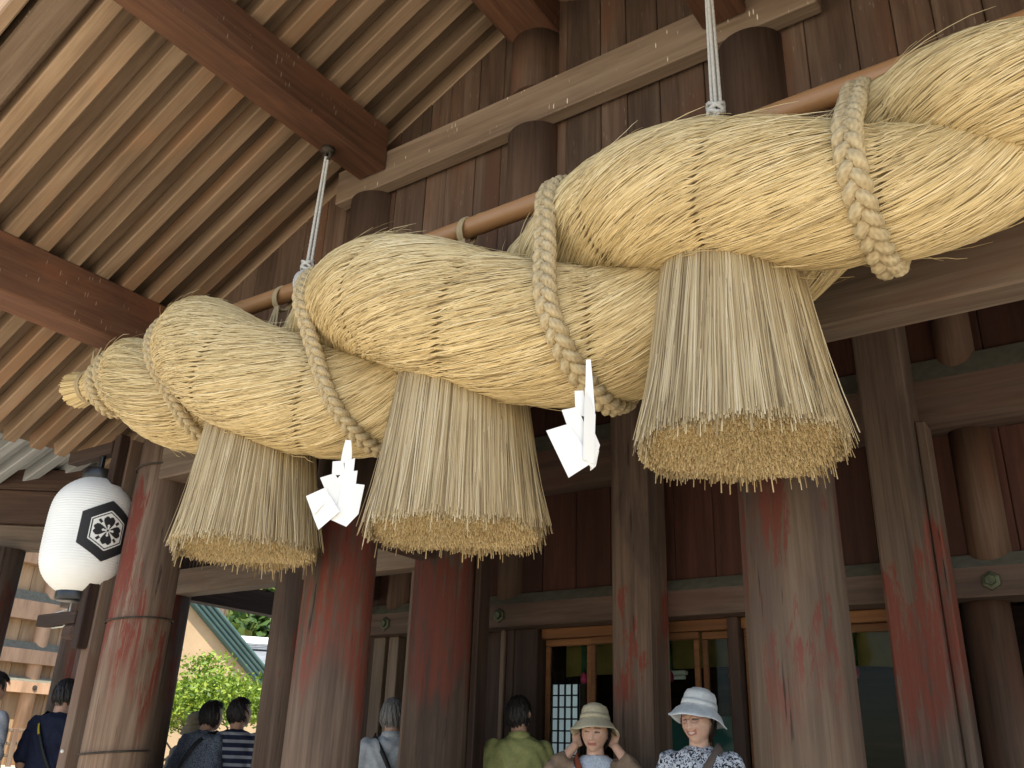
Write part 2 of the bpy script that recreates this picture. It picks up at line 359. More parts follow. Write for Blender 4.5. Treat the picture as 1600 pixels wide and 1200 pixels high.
# second row: side columns, beams and slats
for x, r in ((-7.94, 0.172), (-6.74, 0.175), (-5.2, 0.155)): column('column', x, 4.6, r, 0, 3.3 if x < -6 else 3.75, 'column2')
column('column', -3.77, 4.6, 0.214, 0, 3.75, 'columnT')
box('tie_beam', (-8.3, -3.9), (4.525, 4.675), (2.382, 2.588), M['dullX'], hall, 0.008)
box('cross_beam', (-3.84, -3.70), (3.8, 4.45), (2.385, 2.59), M['darkY'], hall, 0.008)
for x in (-6.72, -5.2): box('cross_beam', (x-0.075, x+0.075), (4.68, 9.0), (2.375, 2.58), M['darkY'], hall, 0.008)
sm = box_mesh((0.022, 0.03, 0.42), M['darkZ'], 0.003)
for xx in np.arange(-6.52, -5.36, 0.045): link('transom_slat', sm, hall, (xx, 4.6, 2.80))
box('tie_beam', (-8.3, -3.9), (4.53, 4.67), (3.011, 3.2), M['darkX'], hall, 0.008)
box('jamb', (-4.055, -4.0), (4.58, 4.68), (0, 2.38), M['dullZ'], hall, 0.005)
box('jamb', (-3.545, -3.50), (4.62, 4.74), (0, 2.9), M['darkZ'], hall, 0.005)
# square posts in front of the inner wall
def post(x0, x1, y0, y1, z1, mat='column2'): return box('post', (x0, x1), (y0, y1), (0, z1), M[mat], hall, 0.014)
post(-2.775, -2.507, 5.03, 5.298, 3.9)
post(-1.145, -0.885, 5.03, 5.29, 3.9, 'columnT'); box('jamb', (-0.882, -0.83), (5.10, 5.27), (0, 3.03), M['columnT'], hall, 0.008)
# inner wall: nageshi rails with sloping tops, boards, half columns, bosses
def nageshi(name, x0, x1, yf, zb, zt, zs, mat):
    sec = [(yf, zb), (yf, zt), (yf+0.10, zs), (yf+0.23, zs), (yf+0.23, zb)]
    xc = (x0+x1)/2; V = [(xx-xc, yy-yf, zz-zb) for xx in (x0, x1) for yy, zz in sec]
    F = [(0, 1, 2, 3, 4), (9, 8, 7, 6, 5)] + [(i, 5+i, 5+(i+1) % 5, (i+1) % 5) for i in range(5)]
    me = np_mesh(name, V, F, M[mat]); me.materials.append(M['slope']); me.polygons[3].material_index = 1
    return link(name, me, hall, (xc, yf, zb))
nageshi('wall_rail', -5.15, 1.6, 5.30, 3.038, 3.34, 3.505, 'railX')
nageshi('wall_rail', -5.15, 1.6, 5.30, 2.083, 2.24, 2.327, 'railX')
x = -5.15
while x < 1.5:
    w = random.choice((0.2, 0.24, 0.28)); 
    for z0, z1 in ((2.329, 3.036), (3.507, 4.2)): box('wall_board', (x+0.002, x+w-0.002), (5.42+random.uniform(0, 0.006), 5.45), (z0, z1), M['redboard'], hall, 0.004)
    x += w
for x in (-4.92, -3.83, -0.66):
    r = 0.115
    column('wall_column', x, 5.46, r, 2.20, 3.036, 'wallcol', 1.0); column('wall_column', x, 5.46, r, 3.40, 4.2, 'wallcol', 1.0)
    hx = [(0.052*math.cos(a), 0.052*math.sin(a)) for a in np.arange(6)*PI/3 + PI/6]
    V = [(p*s, -d, q*s) for s, d in ((1, 0.0), (0.93, 0.014), (0.55, 0.018), (0.5, 0.034)) for p, q in hx]
    F = [(6*i+k, 6*i+(k+1) % 6, 6*i+6+(k+1) % 6, 6*i+6+k) for i in range(3) for k in range(6)] + [tuple(18+k for k in range(6))]
    link('hexagonal_boss', np_mesh('hexagonal_boss', V, F, M['brass']), hall, (x, 5.299, 2.163))
column('column', -0.74, 5.52, 0.125, 0, 2.081, 'wallcol', 1.0)
# posts under the rail
for x0, x1, mt in ((-5.14, -5.02, 'dullZ'), (-4.98, -4.88, 'dullZ'), (-3.90, -3.86, 'dullZ'), (-3.84, -3.78, 'darkZ'), (-3.775, -3.58, 'darkZ'), (-2.18, -2.11, 'darkZ'), (-1.0, -0.9, 'dullZ')):
    box('jamb', (x0, x1), (5.42, 5.54), (0, 2.081), M[mt], hall, 0.006)
box('side_panel', (-5.7, -5.145), (5.44, 5.48), (0, 3.4), M['darkZ'], hall, 0.005)
box('door_panel', (-4.87, -3.905), (5.50, 5.535), (0, 2.081), M['darkZ'], hall, 0.005)
# glazed sliding doors
glass, gnt, gbs = nodes('door glass'); gtr = N(gnt, 'ShaderNodeBsdfTransparent'); gtr.inputs[0].default_value = (0.86, 0.92, 0.9, 1); ggl = N(gnt, 'ShaderNodeBsdfGlossy'); ggl.inputs['Roughness'].default_value = 0.0
gfr = N(gnt, 'ShaderNodeFresnel'); gfr.inputs[0].default_value = 1.15; gmx = N(gnt, 'ShaderNodeMixShader')
gnt.links.new(gfr.outputs[0], gmx.inputs[0]); gnt.links.new(gtr.outputs[0], gmx.inputs[1]); gnt.links.new(ggl.outputs[0], gmx.inputs[2]); gnt.links.new(gmx.outputs[0], gnt.nodes['Material Output'].inputs[0]); gnt.nodes.remove(gbs)
box('door_lintel', (-3.578, -2.182), (5.47, 5.56), (2.012, 2.08), M['door'], hall, 0.004)
box('door_lintel', (-2.108, -1.002), (5.47, 5.56), (2.012, 2.08), M['door'], hall, 0.004)
for k, (x0, x1) in enumerate(((-3.57, -3.2), (-3.19, -2.4), (-2.39, -2.185), (-2.1, -1.56), (-1.55, -1.005))):
    y = 5.50 if k % 2 else 5.53
    d = link('sliding_door', box_mesh((x1-x0, 0.03, 0.045), M['door'], 0.004), hall, ((x0+x1)/2, y, 1.987))
    for xa in (x0+0.018, x1-0.018): link('stile', box_mesh((0.034, 0.03, 1.94), M['door'], 0.004), d, (xa, y, 0.992))
    link('lower_rail', box_mesh((x1-x0-0.075, 0.028, 0.35), M['door'], 0.004), d, ((x0+x1)/2, y, 0.20))
    link('pane', box_mesh((x1-x0-0.075, 0.004, 1.58), glass, 0), d, ((x0+x1)/2, y, 1.17))
# room behind the doors
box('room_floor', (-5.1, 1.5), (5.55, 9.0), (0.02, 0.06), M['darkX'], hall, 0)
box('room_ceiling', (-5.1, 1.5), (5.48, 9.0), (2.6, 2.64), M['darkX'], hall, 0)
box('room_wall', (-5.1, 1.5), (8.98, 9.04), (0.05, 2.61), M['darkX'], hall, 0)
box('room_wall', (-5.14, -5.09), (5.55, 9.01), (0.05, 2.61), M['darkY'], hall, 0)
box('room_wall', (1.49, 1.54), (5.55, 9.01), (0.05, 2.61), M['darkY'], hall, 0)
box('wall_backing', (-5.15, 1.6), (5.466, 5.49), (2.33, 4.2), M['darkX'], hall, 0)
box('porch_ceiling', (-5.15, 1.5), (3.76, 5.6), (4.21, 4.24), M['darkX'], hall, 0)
# ------------------------------------------------------------------ things in the room behind the doors
M['olive'] = plain('olive yellow curtain', (0.17, 0.115, 0.03), (0.12, 0.08, 0.02), 10, 0.8, 0.1)
M['green'] = plain('dark green ribbon', (0.02, 0.06, 0.02), (0.01, 0.035, 0.012), 10, 0.8)
M['pink'] = plain('pink tuft', (0.45, 0.04, 0.11), None, 10, 0.8)
M['teal'] = plain('teal reflection cloth', (0.07, 0.20, 0.19), (0.05, 0.15, 0.145), 4, 0.7)
bl = thing('bamboo_blind', (-2.3, 5.75, 1.78), 'olive yellow rolled blind with green ribbons hung behind the glazed doors', 'blind')
V = []; n = 90
xs = np.linspace(-3.55, -1.0, n)
for z in (2.3, 1.80):
    for y in (0.0, 0.012): V += [(x, 5.75+y+0.012*math.sin(x*19), z+0.02*math.sin(x*2.1)) for x in xs]
F = []
for a, b in ((0, 2), (3, 1), (1, 0), (2, 3)):
    F += [(a*n+i, a*n+i+1, b*n+i+1, b*n+i) for i in range(n-1)]
link('cloth', np_mesh('cloth', local(V, (-2.3, 5.75, 1.8)), F, M['olive'], True), bl, (-2.3, 5.75, 1.8))
for x in (-3.38, -3.02, -2.72, -2.28, -1.94, -1.52, -1.2):
    rb = box('ribbon', (x-0.022, x+0.022), (5.722, 5.732), (1.80, 2.3), M['green'], bl, 0.002)
    V, F = lathe([(0.008, 0.03), (0.022, 0.01), (0.028, -0.02), (0.02, -0.045)], 10); link('tuft', np_mesh('tuft', V, F, M['pink'], True), rb, (x, 5.727, 1.775))
cu = thing('reflection_cloth', (-3.3, 7.6, 0.4), 'teal reflection cloth added in the room to imitate a roof reflected in the glass', 'cloth')  # added sheet standing in for the green roof reflected in the door glass
V = []; xs = np.linspace(-3.95, -2.75, 80)
for z in (1.62, 0.3):
    for y in (0, 0.01): V += [(x, 7.6+y+0.03*math.sin(x*16), z) for x in xs]
n = 80; F = []
for a, b in ((0, 2), (3, 1), (1, 0), (2, 3)): F += [(a*n+i, a*n+i+1, b*n+i+1, b*n+i) for i in range(n-1)]
link('cloth_sheet', np_mesh('cloth_sheet', local(V, (-3.3, 7.6, 0.4)), F, M['teal'], True), cu, (-3.3, 7.6, 0.4))
# lattice window; its paper glows by itself in place of daylight
lit, lnt, lbs = nodes('self glowing paper'); lbs.inputs['Base Color'].default_value = (0.7, 0.72, 0.72, 1)
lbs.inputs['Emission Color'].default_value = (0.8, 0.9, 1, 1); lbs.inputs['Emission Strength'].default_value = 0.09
lw = thing('lattice_screen', (-3.73, 5.95, 0.9), 'white paper lattice screen with an added glow in place of daylight behind the doors', 'screen')
box('paper', (-3.9, -3.56), (5.96, 5.965), (1.1, 1.75), lit, lw, 0)
for x in np.linspace(-3.9, -3.56, 7): box('upright', (x-0.005, x+0.005), (5.942, 5.956), (1.1, 1.79), M['black'], lw, 0)
for z in np.linspace(1.1, 1.75, 9): box('crossbar', (-3.905, -3.555), (5.93, 5.941), (z-0.005, z+0.005), M['black'], lw, 0)
box('frame', (-3.95, -3.51), (5.966, 5.985), (0.06, 1.84), M['darkZ'], lw, 0.003)
fl = thing('lamp_reflection', (-2.98, 6.3, 1.95), 'pale tube lamp added in the room to stand in for a lamp reflected in the glass', 'lamp')  # added fixture standing in for a lamp's reflection in the door glass
box('housing', (-3.12, -2.86), (6.27, 6.33), (1.83, 1.86), M['paper'], fl, 0.004)
V, F = tube([(-3.11, 6.3, 1.812), (-2.87, 6.3, 1.812)], 0.014, 10); link('tube', np_mesh('tube', local(V, (-2.98, 6.3, 1.812)), F, M['lantern'], True), fl, (-2.98, 6.3, 1.812))
for x in (-3.08, -2.9): box('hanger', (x-0.006, x+0.006), (6.294, 6.306), (1.862, 2.6), M['iron'], fl, 0)

# ------------------------------------------------------------------ the great straw rope
RY = 2.97
tops = [(-7.5, -1.6), (-5.33, 0.0), (-4.52, 1.0), (-3.2, 2.0), (-1.68, 3.0), (-0.33, 4.0), (0.5, 5.0), (2.6, 6.6)]
TX = np.array([t[0] for t in tops]); TI = np.array([t[1] for t in tops])
def phi(X):  # smooth monotone interpolation of the lay angle
    m = np.gradient(TI, TX); i = np.clip(np.searchsorted(TX, X)-1, 0, len(TX)-2)
    h = TX[i+1]-TX[i]; t = (X-TX[i])/h
    return PI*((2*t**3-3*t**2+1)*TI[i] + (t**3-2*t**2+t)*h*m[i] + (-2*t**3+3*t**2)*TI[i+1] + (t**3-t**2)*h*m[i+1])
KX = np.array([-6.05, -5.7, -5.42, -5.22, -4.92, -4.5, -3.9, -3.2])
KO = np.array([0.0, 0.0, 0.01, 0.05, 0.125, 0.205, 0.24, 0.25])
KR = np.array([0.12, 0.11, 0.13, 0.165, 0.205, 0.25, 0.275, 0.284])
KZ = np.array([3.50, 3.48, 3.45, 3.42, 3.36, 3.28, 3.17, 3.115])
RX = np.array([-1.74, -1.04, -0.5, 0.0, 0.35, 0.6, 0.8, 1.15])
KX = np.concatenate([KX, [XM], RX]); KO = np.concatenate([KO, [0.255], [0.25, 0.22, 0.165, 0.105, 0.07, 0.03, 0.0, 0.0]])
KR = np.concatenate([KR, [0.288], [0.284, 0.265, 0.227, 0.205, 0.175, 0.15, 0.135, 0.13]]); KZ = np.concatenate([KZ, [3.10], [3.11, 3.165, 3.24, 3.29, 3.30, 3.32, 3.34, 3.36]])
def sm(X, K): 
    return sum(np.interp(X+d, KX, K) for d in (-0.24, -0.12, 0, 0.12, 0.24))/5
def strand_c(X, s):
    p = phi(X) + s*PI; o = sm(X, KO)
    return np.stack([X, RY - o*np.sin(p), sm(X, KZ) + o*np.cos(p)], -1)
SEAM = 0.46
def strand_frame(X, s):
    e = 0.004; c = strand_c(X, s); t = (strand_c(X+e, s)-strand_c(X-e, s)); t /= np.linalg.norm(t, axis=-1, keepdims=True)
    ax = np.zeros_like(c); ax[..., 1] = -np.sin(phi(X)+s*PI); ax[..., 2] = np.cos(phi(X)+s*PI)
    n = ax - t*np.sum(ax*t, -1, keepdims=True); n /= np.linalg.norm(n, axis=-1, keepdims=True)
    return c, t, n, np.cross(t, n)
def strand_p(X, a, s, lift=0.0):
    c, t, n, b = strand_frame(X, s)
    u = (X + 10.0 + 0.2*s)/SEAM; du = np.abs(u-np.round(u))*SEAM
    pp = phi(X) + s*PI
    r = sm(X, KR)*(1+0.085*np.sin(pp-0.15))*(1+0.018*np.sin(7*X+3*a+s)) - 0.010*np.exp(-(du/0.022)**2) + lift
    d = np.cos(a)[..., None]*n + np.sin(a)[..., None]*b
    return c + r[..., None]*d, d
rope = thing('straw_rope', (XM, RY, 2.6), 'giant twisted golden straw rope hung under the porch gable', 'rope')
XL, XR = -5.5, 0.86
def ribbons(P, D, W, ridge=0.5):
    """P (n,k,3) centre lines, D outward normals, W (n,k) widths -> ridged ribbons"""
    n, k, _ = P.shape
    T = np.gradient(P, axis=1); S = np.cross(T, D); S /= np.linalg.norm(S, axis=-1, keepdims=True)+1e-9
    V = np.stack([P-S*W[..., None]/2, P+D*(W*ridge)[..., None], P+S*W[..., None]/2], 2).reshape(-1, 3)
    i = np.arange(n)[:, None, None]*k*3; j = np.arange(k-1)[None, :, None]*3; q = np.arange(2)[None, None, :]
    b = i+j+q
    F = np.stack([b, b+1, b+4, b+3], -1).reshape(-1, 4)
    return V, F
for s in (0, 1):
    nx, na = 420, 44
    X = np.linspace(XL, XR, nx); A = np.linspace(0, 2*PI, na, endpoint=False)
    XX, AA = np.meshgrid(X, A, indexing='ij'); uu = (XX + 10.0 + 0.2*s)/SEAM; P, _ = strand_p(XX, AA, s, -0.006 - 0.014*np.exp(-((uu-np.round(uu))*SEAM/0.022)**2))
    F = [(i*na+k, i*na+(k+1) % na, (i+1)*na+(k+1) % na, (i+1)*na+k) for i in range(nx-1) for k in range(na)]
    F += [tuple(range(na-1, -1, -1)), tuple((nx-1)*na+k for k in range(na))]
    core = link('rope_strand', np_mesh('rope_strand', local(P.reshape(-1, 3), (XM, RY, 3.2)), F, M['strawbase'], True), rope, (XM, RY, 3.2))
    # straw laid on the strand
    n, k = 34000, 8
    x0 = RNG.uniform(XL-0.1, XR-0.2, n); x0 = x0[RNG.random(n) < sm(x0, KR)/0.31]; n = len(x0)
    a0 = RNG.uniform(0, 2*PI, n); Ln = RNG.uniform(0.16, 0.52, n); GA = math.tan(math.radians(-22))
    GA = GA + RNG.normal(0, 0.065, n)
    XS = np.zeros((n, k)); AS = np.zeros((n, k)); x, a = x0.copy(), a0.copy(); e = 0.004
    for i in range(k):
        XS[:, i] = x; AS[:, i] = a
        p1, d = strand_p(x+e, a, s); p0, _ = strand_p(x-e, a, s); pX = (p1-p0)/(2*e)
        c, t, nn, b = strand_frame(x, s); cc = np.cross(t, d)
        da = (GA*np.sum(pX*t, -1) - np.sum(pX*cc, -1))/sm(x, KR)
        dx = Ln/(k-1)/np.linalg.norm(pX, axis=-1)
        x = np.clip(x+dx, XL-0.05, XR); a = a+da*dx
    lift = np.abs(RNG.normal(0, 0.0032, n))[:, None]*np.ones((1, k)) + RNG.normal(0, 0.0012, (n, k))
    lift[:, 0] -= 0.006; lift[:, -1] -= 0.004
    st = RNG.random(n) < 0.02; end = np.linspace(0, 1, k)**2
    lift[st] += end[None, :]*RNG.uniform(0.01, 0.06, st.sum())[:, None]
    u = (XS + 10.0 + 0.2*s)/SEAM; du = np.abs(u-np.round(u))*SEAM
    tx = np.round(u)*SEAM - 10.0 - 0.2*s; stp = np.abs(np.gradient(XS, axis=1)); hit = du < 0.5*stp
    slope = np.gradient(AS, axis=1)/(np.gradient(XS, axis=1)+1e-6)
    AS = np.where(hit, AS + slope*(tx-XS), AS); XS = np.where(hit, tx, XS)
    gc = np.round(AS*64/(2*PI))*2*PI/64; AS = np.where(hit, gc + 0.5*(AS-gc), AS)
    P, D = strand_p(XS, AS, s, lift)
    W = np.repeat(RNG.uniform(0.0028, 0.005, n)[:, None], k, 1); W[:, -1] *= 0.45; W[:, 0] *= 0.6
    V, F = ribbons(P, D, W)
    rnd = np.repeat(np.clip(RNG.normal(0.54, 0.25, n), 0, 1), k*3)
    tag(link('straw_covering', np_mesh('straw_covering', local(V, (XM, RY, 3.2)), F, M['straw'], True, {'rnd': rnd}), core, (XM, RY, 3.2)), kind='stuff')
# tied ends of the rope
def rope_end(x0, x1, sgn):
    n, k = 900, 5
    a = RNG.uniform(0, 2*PI, n); rr = np.sqrt(RNG.uniform(0.25, 1, n)); t = np.linspace(0, 1, k)
    X = x0 + (x1-x0)*t[None, :]*RNG.uniform(0.93, 1.0, n)[:, None]
    r = (0.13-0.025*np.sin(t*PI)**0.7)[None, :]*rr[:, None]
    zc = np.interp(X, KX, KZ)
    D = np.stack([0*X, np.cos(a)[:, None]+0*X, np.sin(a)[:, None]+0*X], -1)
    P = np.stack([X, RY+0*X, zc], -1) + D*r[..., None]
    W = np.full((n, k), 0.007); V, F = ribbons(P, D, W)
    e = link('rope_end', np_mesh('rope_end', local(V, (x0, RY, 3.4)), F, M['straw'], True, {'rnd': np.repeat(np.clip(RNG.normal(0.5, 0.2, n), 0, 1), k*3)}), rope, (x0, RY, 3.4)); e['kind'] = 'stuff'
    # core and the twine round it
    xs = np.linspace(x0, x0+(x1-x0)*0.95, 8); tt = np.linspace(0, 0.95, 8)
    V, F = tube(np.stack([xs, RY+0*xs, np.interp(xs, KX, KZ)], 1), 0.12-0.025*np.sin(tt*PI)**0.7, 24)
    link('end_core', np_mesh('end_core', local(V, (x0, RY, 3.4)), F, M['strawbase'], True), rope, (x0, RY, 3.4))
    aa = np.linspace(0, 2*PI, 33)[:-1]
    for f in (0.55, 0.6):
        xx = x0+(x1-x0)*f; V, F = tube(np.stack([xx+0.008*np.sin(aa), RY+0.112*np.cos(aa), np.interp(xx, KX, KZ)+0.112*np.sin(aa)], 1), 0.009, 6, closed=True)
        link('twine', np_mesh('twine', local(V, (xx, RY, 3.4)), F, M['cord'], True, {'rnd': np.full(len(V), 0.35)}), rope, (xx, RY, 3.4))
    # knot tuft standing on the twine
    xx = x0+(x1-x0)*0.55; zt = float(np.interp(xx, KX, KZ))+0.12
    V, F = merge([tube([(xx+sgn*0.01*i, RY-0.03+0.004*i, zt), (xx+sgn*(0.012*i-0.02), RY-0.035, zt+0.07), (xx+sgn*(0.03*i-0.09), RY-0.05+0.02*(i % 3), zt+0.13)], [0.008, 0.007, 0.006], 6) for i in range(5)])
    link('knot_tuft', np_mesh('knot_tuft', local(V, (xx, RY, zt)), F, M['cord'], True, {'rnd': np.full(len(V), 0.5)}), rope, (xx, RY, zt))
rope_end(-5.40, -5.86, -1); rope_end(0.80, 1.25, 1)

# ------------------------------------------------------------------ plaited cords round the rope
def hull_ring(X0, tilt, off, m=160, sag=0.0):
    """closed path round both strands in a slightly tilted plane"""
    pts = []
    zc = float(sm(np.array([X0]), KZ)[0])
    for s in (0, 1):
        for a in np.linspace(0, 2*PI, 60, endpoint=False):
            # point on the strand with x = X0 + tilt*(zc-z): iterate
            X = np.array([X0])
            for _ in range(6):
                p, d = strand_p(X, np.array([a]), s, off); X = X + 0.7*(X0 + tilt*(zc-p[0, 2]) - p[0, 0])
            pts.append((p[0, 1], p[0, 2]))
    # outline: support function
    pts = np.array(pts); cen = pts.mean(0); th = np.linspace(0, 2*PI, 240, endpoint=False)
    U = np.stack([np.cos(th), np.sin(th)], 1); h = (pts-cen)@U.T; idx = h.argmax(0)
    H = []
    for i in idx:
        if not H or i != H[-1]: H.append(i)
    if H[0] == H[-1]: H.pop()
    Q = pts[H]; Q = np.vstack([Q, Q[:1]]); d = np.concatenate([[0], np.cumsum(np.linalg.norm(np.diff(Q, axis=0), axis=1))])
    t = np.linspace(0, d[-1], m, endpoint=False); q = np.stack([np.interp(t, d, Q[:, 0]), np.interp(t, d, Q[:, 1])], 1)
    for _ in range(3): q = (np.roll(q, 1, 0)+q*2+np.roll(q, -1, 0))/4
    if sag: q[:, 1] -= sag*np.clip((zc-0.25-q[:, 1])/0.4, 0, 1)
    P = np.stack([X0 + tilt*(zc-q[:, 1]), q[:, 0], q[:, 1]], 1)
    return P, d[-1]
def plait(P, length, w, r, label_part='braided_cord'):
    m = len(P); T = np.roll(P, -1, 0)-np.roll(P, 1, 0); T /= np.linalg.norm(T, axis=1)[:, None]
    cen = P.mean(0); O = P-cen; O -= T*np.sum(O*T, 1)[:, None]; O /= np.linalg.norm(O, axis=1)[:, None]; S = np.cross(T, O)
    turns = max(4, round(length/(w*2.9))); parts = []; rn = []
    # resample fine
    mm = turns*26; idx = np.linspace(0, m, mm, endpoint=False); i0 = idx.astype(int) % m; i1 = (i0+1) % m; f = (idx-idx.astype(int))[:, None]
    def rs(Q): return Q[i0]*(1-f)+Q[i1]*f
    Pp, Oo, Ss = rs(P), rs(O), rs(S); t = np.arange(mm)/mm*2*PI*turns
    for kk in range(3):
        ph = t + kk*2*PI/3
        C = Pp + Ss*(w*0.46*np.sin(ph))[:, None] + Oo*(r*0.75*np.sin(2*ph))[:, None]
        n = 12; a = np.linspace(0, 2*PI, n, endpoint=False)
        TT = np.roll(C, -1, 0)-np.roll(C, 1, 0); TT /= np.linalg.norm(TT, axis=1)[:, None]
        NN = Oo - TT*np.sum(Oo*TT, 1)[:, None]; NN /= np.linalg.norm(NN, axis=1)[:, None]; BB = np.cross(TT, NN)
        tw = np.arange(mm)*0.42
        R = r*(1+0.10*np.cos(4*(a[None, :]+tw[:, None])))
        V = (C[:, None] + R[..., None]*(np.cos(a)[None, :, None]*NN[:, None]+np.sin(a)[None, :, None]*BB[:, None])).reshape(-1, 3)
        F = [(i*n+k, i*n+(k+1) % n, ((i+1) % mm)*n+(k+1) % n, ((i+1) % mm)*n+k) for i in range(mm) for k in range(n)]
        parts.append((V, F)); rn.append((0.5+0.30*np.cos(4*(a[None, :]+tw[:, None])) + RNG.normal(0, 0.09, (mm, n))).ravel())
    V, F = merge(parts); c0 = P.mean(0)
    return link(label_part, np_mesh(label_part, local(V, c0), F, M['cord'], True, {'rnd': np.clip(np.concatenate(rn), 0, 1)}), rope, c0)
CORDS = []
for X0, tilt, w, r, sag in ((-5.40, 0.2, 0.052, 0.017, 0), (-5.25, 0.42, 0.055, 0.018, 0), (-4.45, 0.42, 0.054, 0.018, 0), (-3.14, 0.34, 0.055, 0.0182, 0), (-1.74, 0.14, 0.064, 0.021, 0), (-0.52, 0.0, 0.067, 0.022, 0.0), (0.5, -0.2, 0.06, 0.02, 0)):
    P, ln = hull_ring(X0, tilt, r*1.15, sag=sag); CORDS.append(P); plait(P, ln, w, r)
# ------------------------------------------------------------------ straw tassels
def tassel(cx, zb, zt, rb, rt, label):
    t = thing('straw_tassel', (cx, RY, zb), label, 'tassel', 'straw tassels under the rope')
    def prof(f): return rt + (rb-rt)*(0.8*f**0.8 + 0.2*f**1.5)
    h = zt-zb
    V, F = lathe([(prof(f)*0.95, zt-h*f*0.985) for f in np.linspace(0, 1, 10)], 40)
    core = link('tassel_core', np_mesh('tassel_core', local(V, (0, 0, zb)), F, M['strawbase'], True), t, (cx, RY, zb))
    n, k = 7000, 6
    a = RNG.uniform(0, 2*PI, n); f = np.linspace(0, 1, k); dr = RNG.uniform(-0.018, 0.008, n); tw = RNG.normal(0, 0.035, n)
    en = 1+RNG.normal(0, 0.014, n)+0.012*np.sin(3*a+cx)+0.01*np.sin(7*a); st = RNG.random(n) < 0.02; en[st] += RNG.uniform(0.0, 0.09, st.sum())
    FF = f[None, :]*en[:, None]; rr = prof(np.clip(FF, 0, 1.2))*(1+0.035*np.cos(a[:, None]*2+cx*3)*f[None, :]) + 0.02*np.cos(a[:, None]+cx*5)*f[None, :] + dr[:, None] + (0.004*np.sin(a*13+cx)+0.004*np.sin(a*29))[:, None]*f[None, :]
    fl = RNG.random(n) < 0.04; rr[fl] += (f**3)[None, :]*RNG.uniform(0, 0.05, fl.sum())[:, None]
    AA = a[:, None] + tw[:, None]*f[None, :] + RNG.normal(0, 0.004, (n, k))
    D = np.stack([np.cos(AA), np.sin(AA), 0*AA], -1)
    P = np.stack([0*AA, 0*AA, h*(1-FF)], -1) + D*rr[..., None]
    W = np.repeat(RNG.uniform(0.0032, 0.006, n)[:, None], k, 1)
    V, F = ribbons(P, D, W, 0.55); rnd = np.repeat(np.clip(RNG.normal(0.5, 0.26, n), 0, 1), k*3)
    tag(link('straw_skirt', np_mesh('straw_skirt', V, F, M['tassel'], True, {'rnd': rnd}), t, (cx, RY, zb)), kind='stuff')
    # the cut underside: the ends of the inner stalks, three-sided stubs
    n = 15000; a = RNG.uniform(0, 2*PI, n); r = np.sqrt(RNG.uniform(0, 1, n))*rb*0.985
    lo = RNG.normal(0, 0.007, n) + 0.012*np.cos(a*3)*r/rb; w = RNG.uniform(0.002, 0.0032, n); ph = RNG.uniform(0, 2*PI, n)
    lean = np.stack([np.cos(a)*r/rb*0.03, np.sin(a)*r/rb*0.03], 1) + RNG.normal(0, 0.006, (n, 2))
    V = np.zeros((n, 6, 3))
    for q in range(3):
        ca, sa = np.cos(ph+q*2*PI/3)*w, np.sin(ph+q*2*PI/3)*w
        for e, (z, l) in enumerate(((0.10, -0.5), (lo, 0.5))):
            V[:, q+3*e, 0] = np.cos(a)*r+ca+lean[:, 0]*l; V[:, q+3*e, 1] = np.sin(a)*r+sa+lean[:, 1]*l; V[:, q+3*e, 2] = z
    b = np.arange(n)[:, None]*6
    F = [np.stack([b[:, 0]+i for i in q], 1) for q in ((0, 1, 4, 3), (1, 2, 5, 4), (2, 0, 3, 5))]
    tri = b + np.array([3, 4, 5])[None, :]
    F = [tuple(x) for x in np.concatenate(F)] + [tuple(x) for x in tri]
    tag(link('cut_stalk_ends', np_mesh('cut_stalk_ends', V.reshape(-1, 3), F, M['cutend'], False, {'rnd': np.repeat(np.clip(RNG.normal(0.55, 0.22, n), 0, 1), 6)}), t, (cx, RY, zb)), kind='stuff')
tassel(-3.80, 2.165, 3.05, 0.36, 0.255, 'straw tassel below the corner lantern end of the rope, beside the small streamer')
tassel(-2.41, 2.105, 2.98, 0.36, 0.265, 'middle straw tassel hanging between the two white paper streamers')
tassel(-1.10, 2.265, 3.05, 0.36, 0.25, 'big straw tassel in front of the wide bare column beside the woman in white hat')

# ------------------------------------------------------------------ bamboo pole, its ties, hanging cords
def bamboo():
    xs = np.linspace(-5.3, 0.62, 170); r = 0.053 + 0.004*np.exp(-(((xs+5.3) % 0.47)/0.012)**2) + 0.0025*np.exp(-((((xs+5.3) % 0.47)-0.02)/0.008)**2)
    V, F = tube(np.stack([xs, 3.13+0.006*np.sin(xs*1.3), 3.79+0.008*np.sin(xs*0.9)], 1), r, 24)
    o = link('bamboo_pole', np_mesh('bamboo_pole', local(V, (XM, 3.13, 3.79)), F, M['bamboo'], True), None, (XM, 3.13, 3.79))
    tag(o, 'orange brown bamboo pole carrying the straw rope', 'pole')
bamboo()
def twisted(P, r, n=8, lobes=3, tw=0.9):
    P = np.asarray(P, float); T, Nn, B = frames(P); a = np.linspace(0, 2*PI, n, endpoint=False); m = len(P)
    R = r*(1+0.16*np.cos(lobes*(a[None, :]+tw*np.arange(m)[:, None])))
    V = (P[:, None]+R[..., None]*(np.cos(a)[None, :, None]*Nn[:, None]+np.sin(a)[None, :, None]*B[:, None])).reshape(-1, 3)
    F = [(i*n+k, i*n+(k+1) % n, (i+1)*n+(k+1) % n, (i+1)*n+k) for i in range(m-1) for k in range(n)] + [tuple(range(n-1, -1, -1)), tuple((m-1)*n+k for k in range(n))]
    return V, F
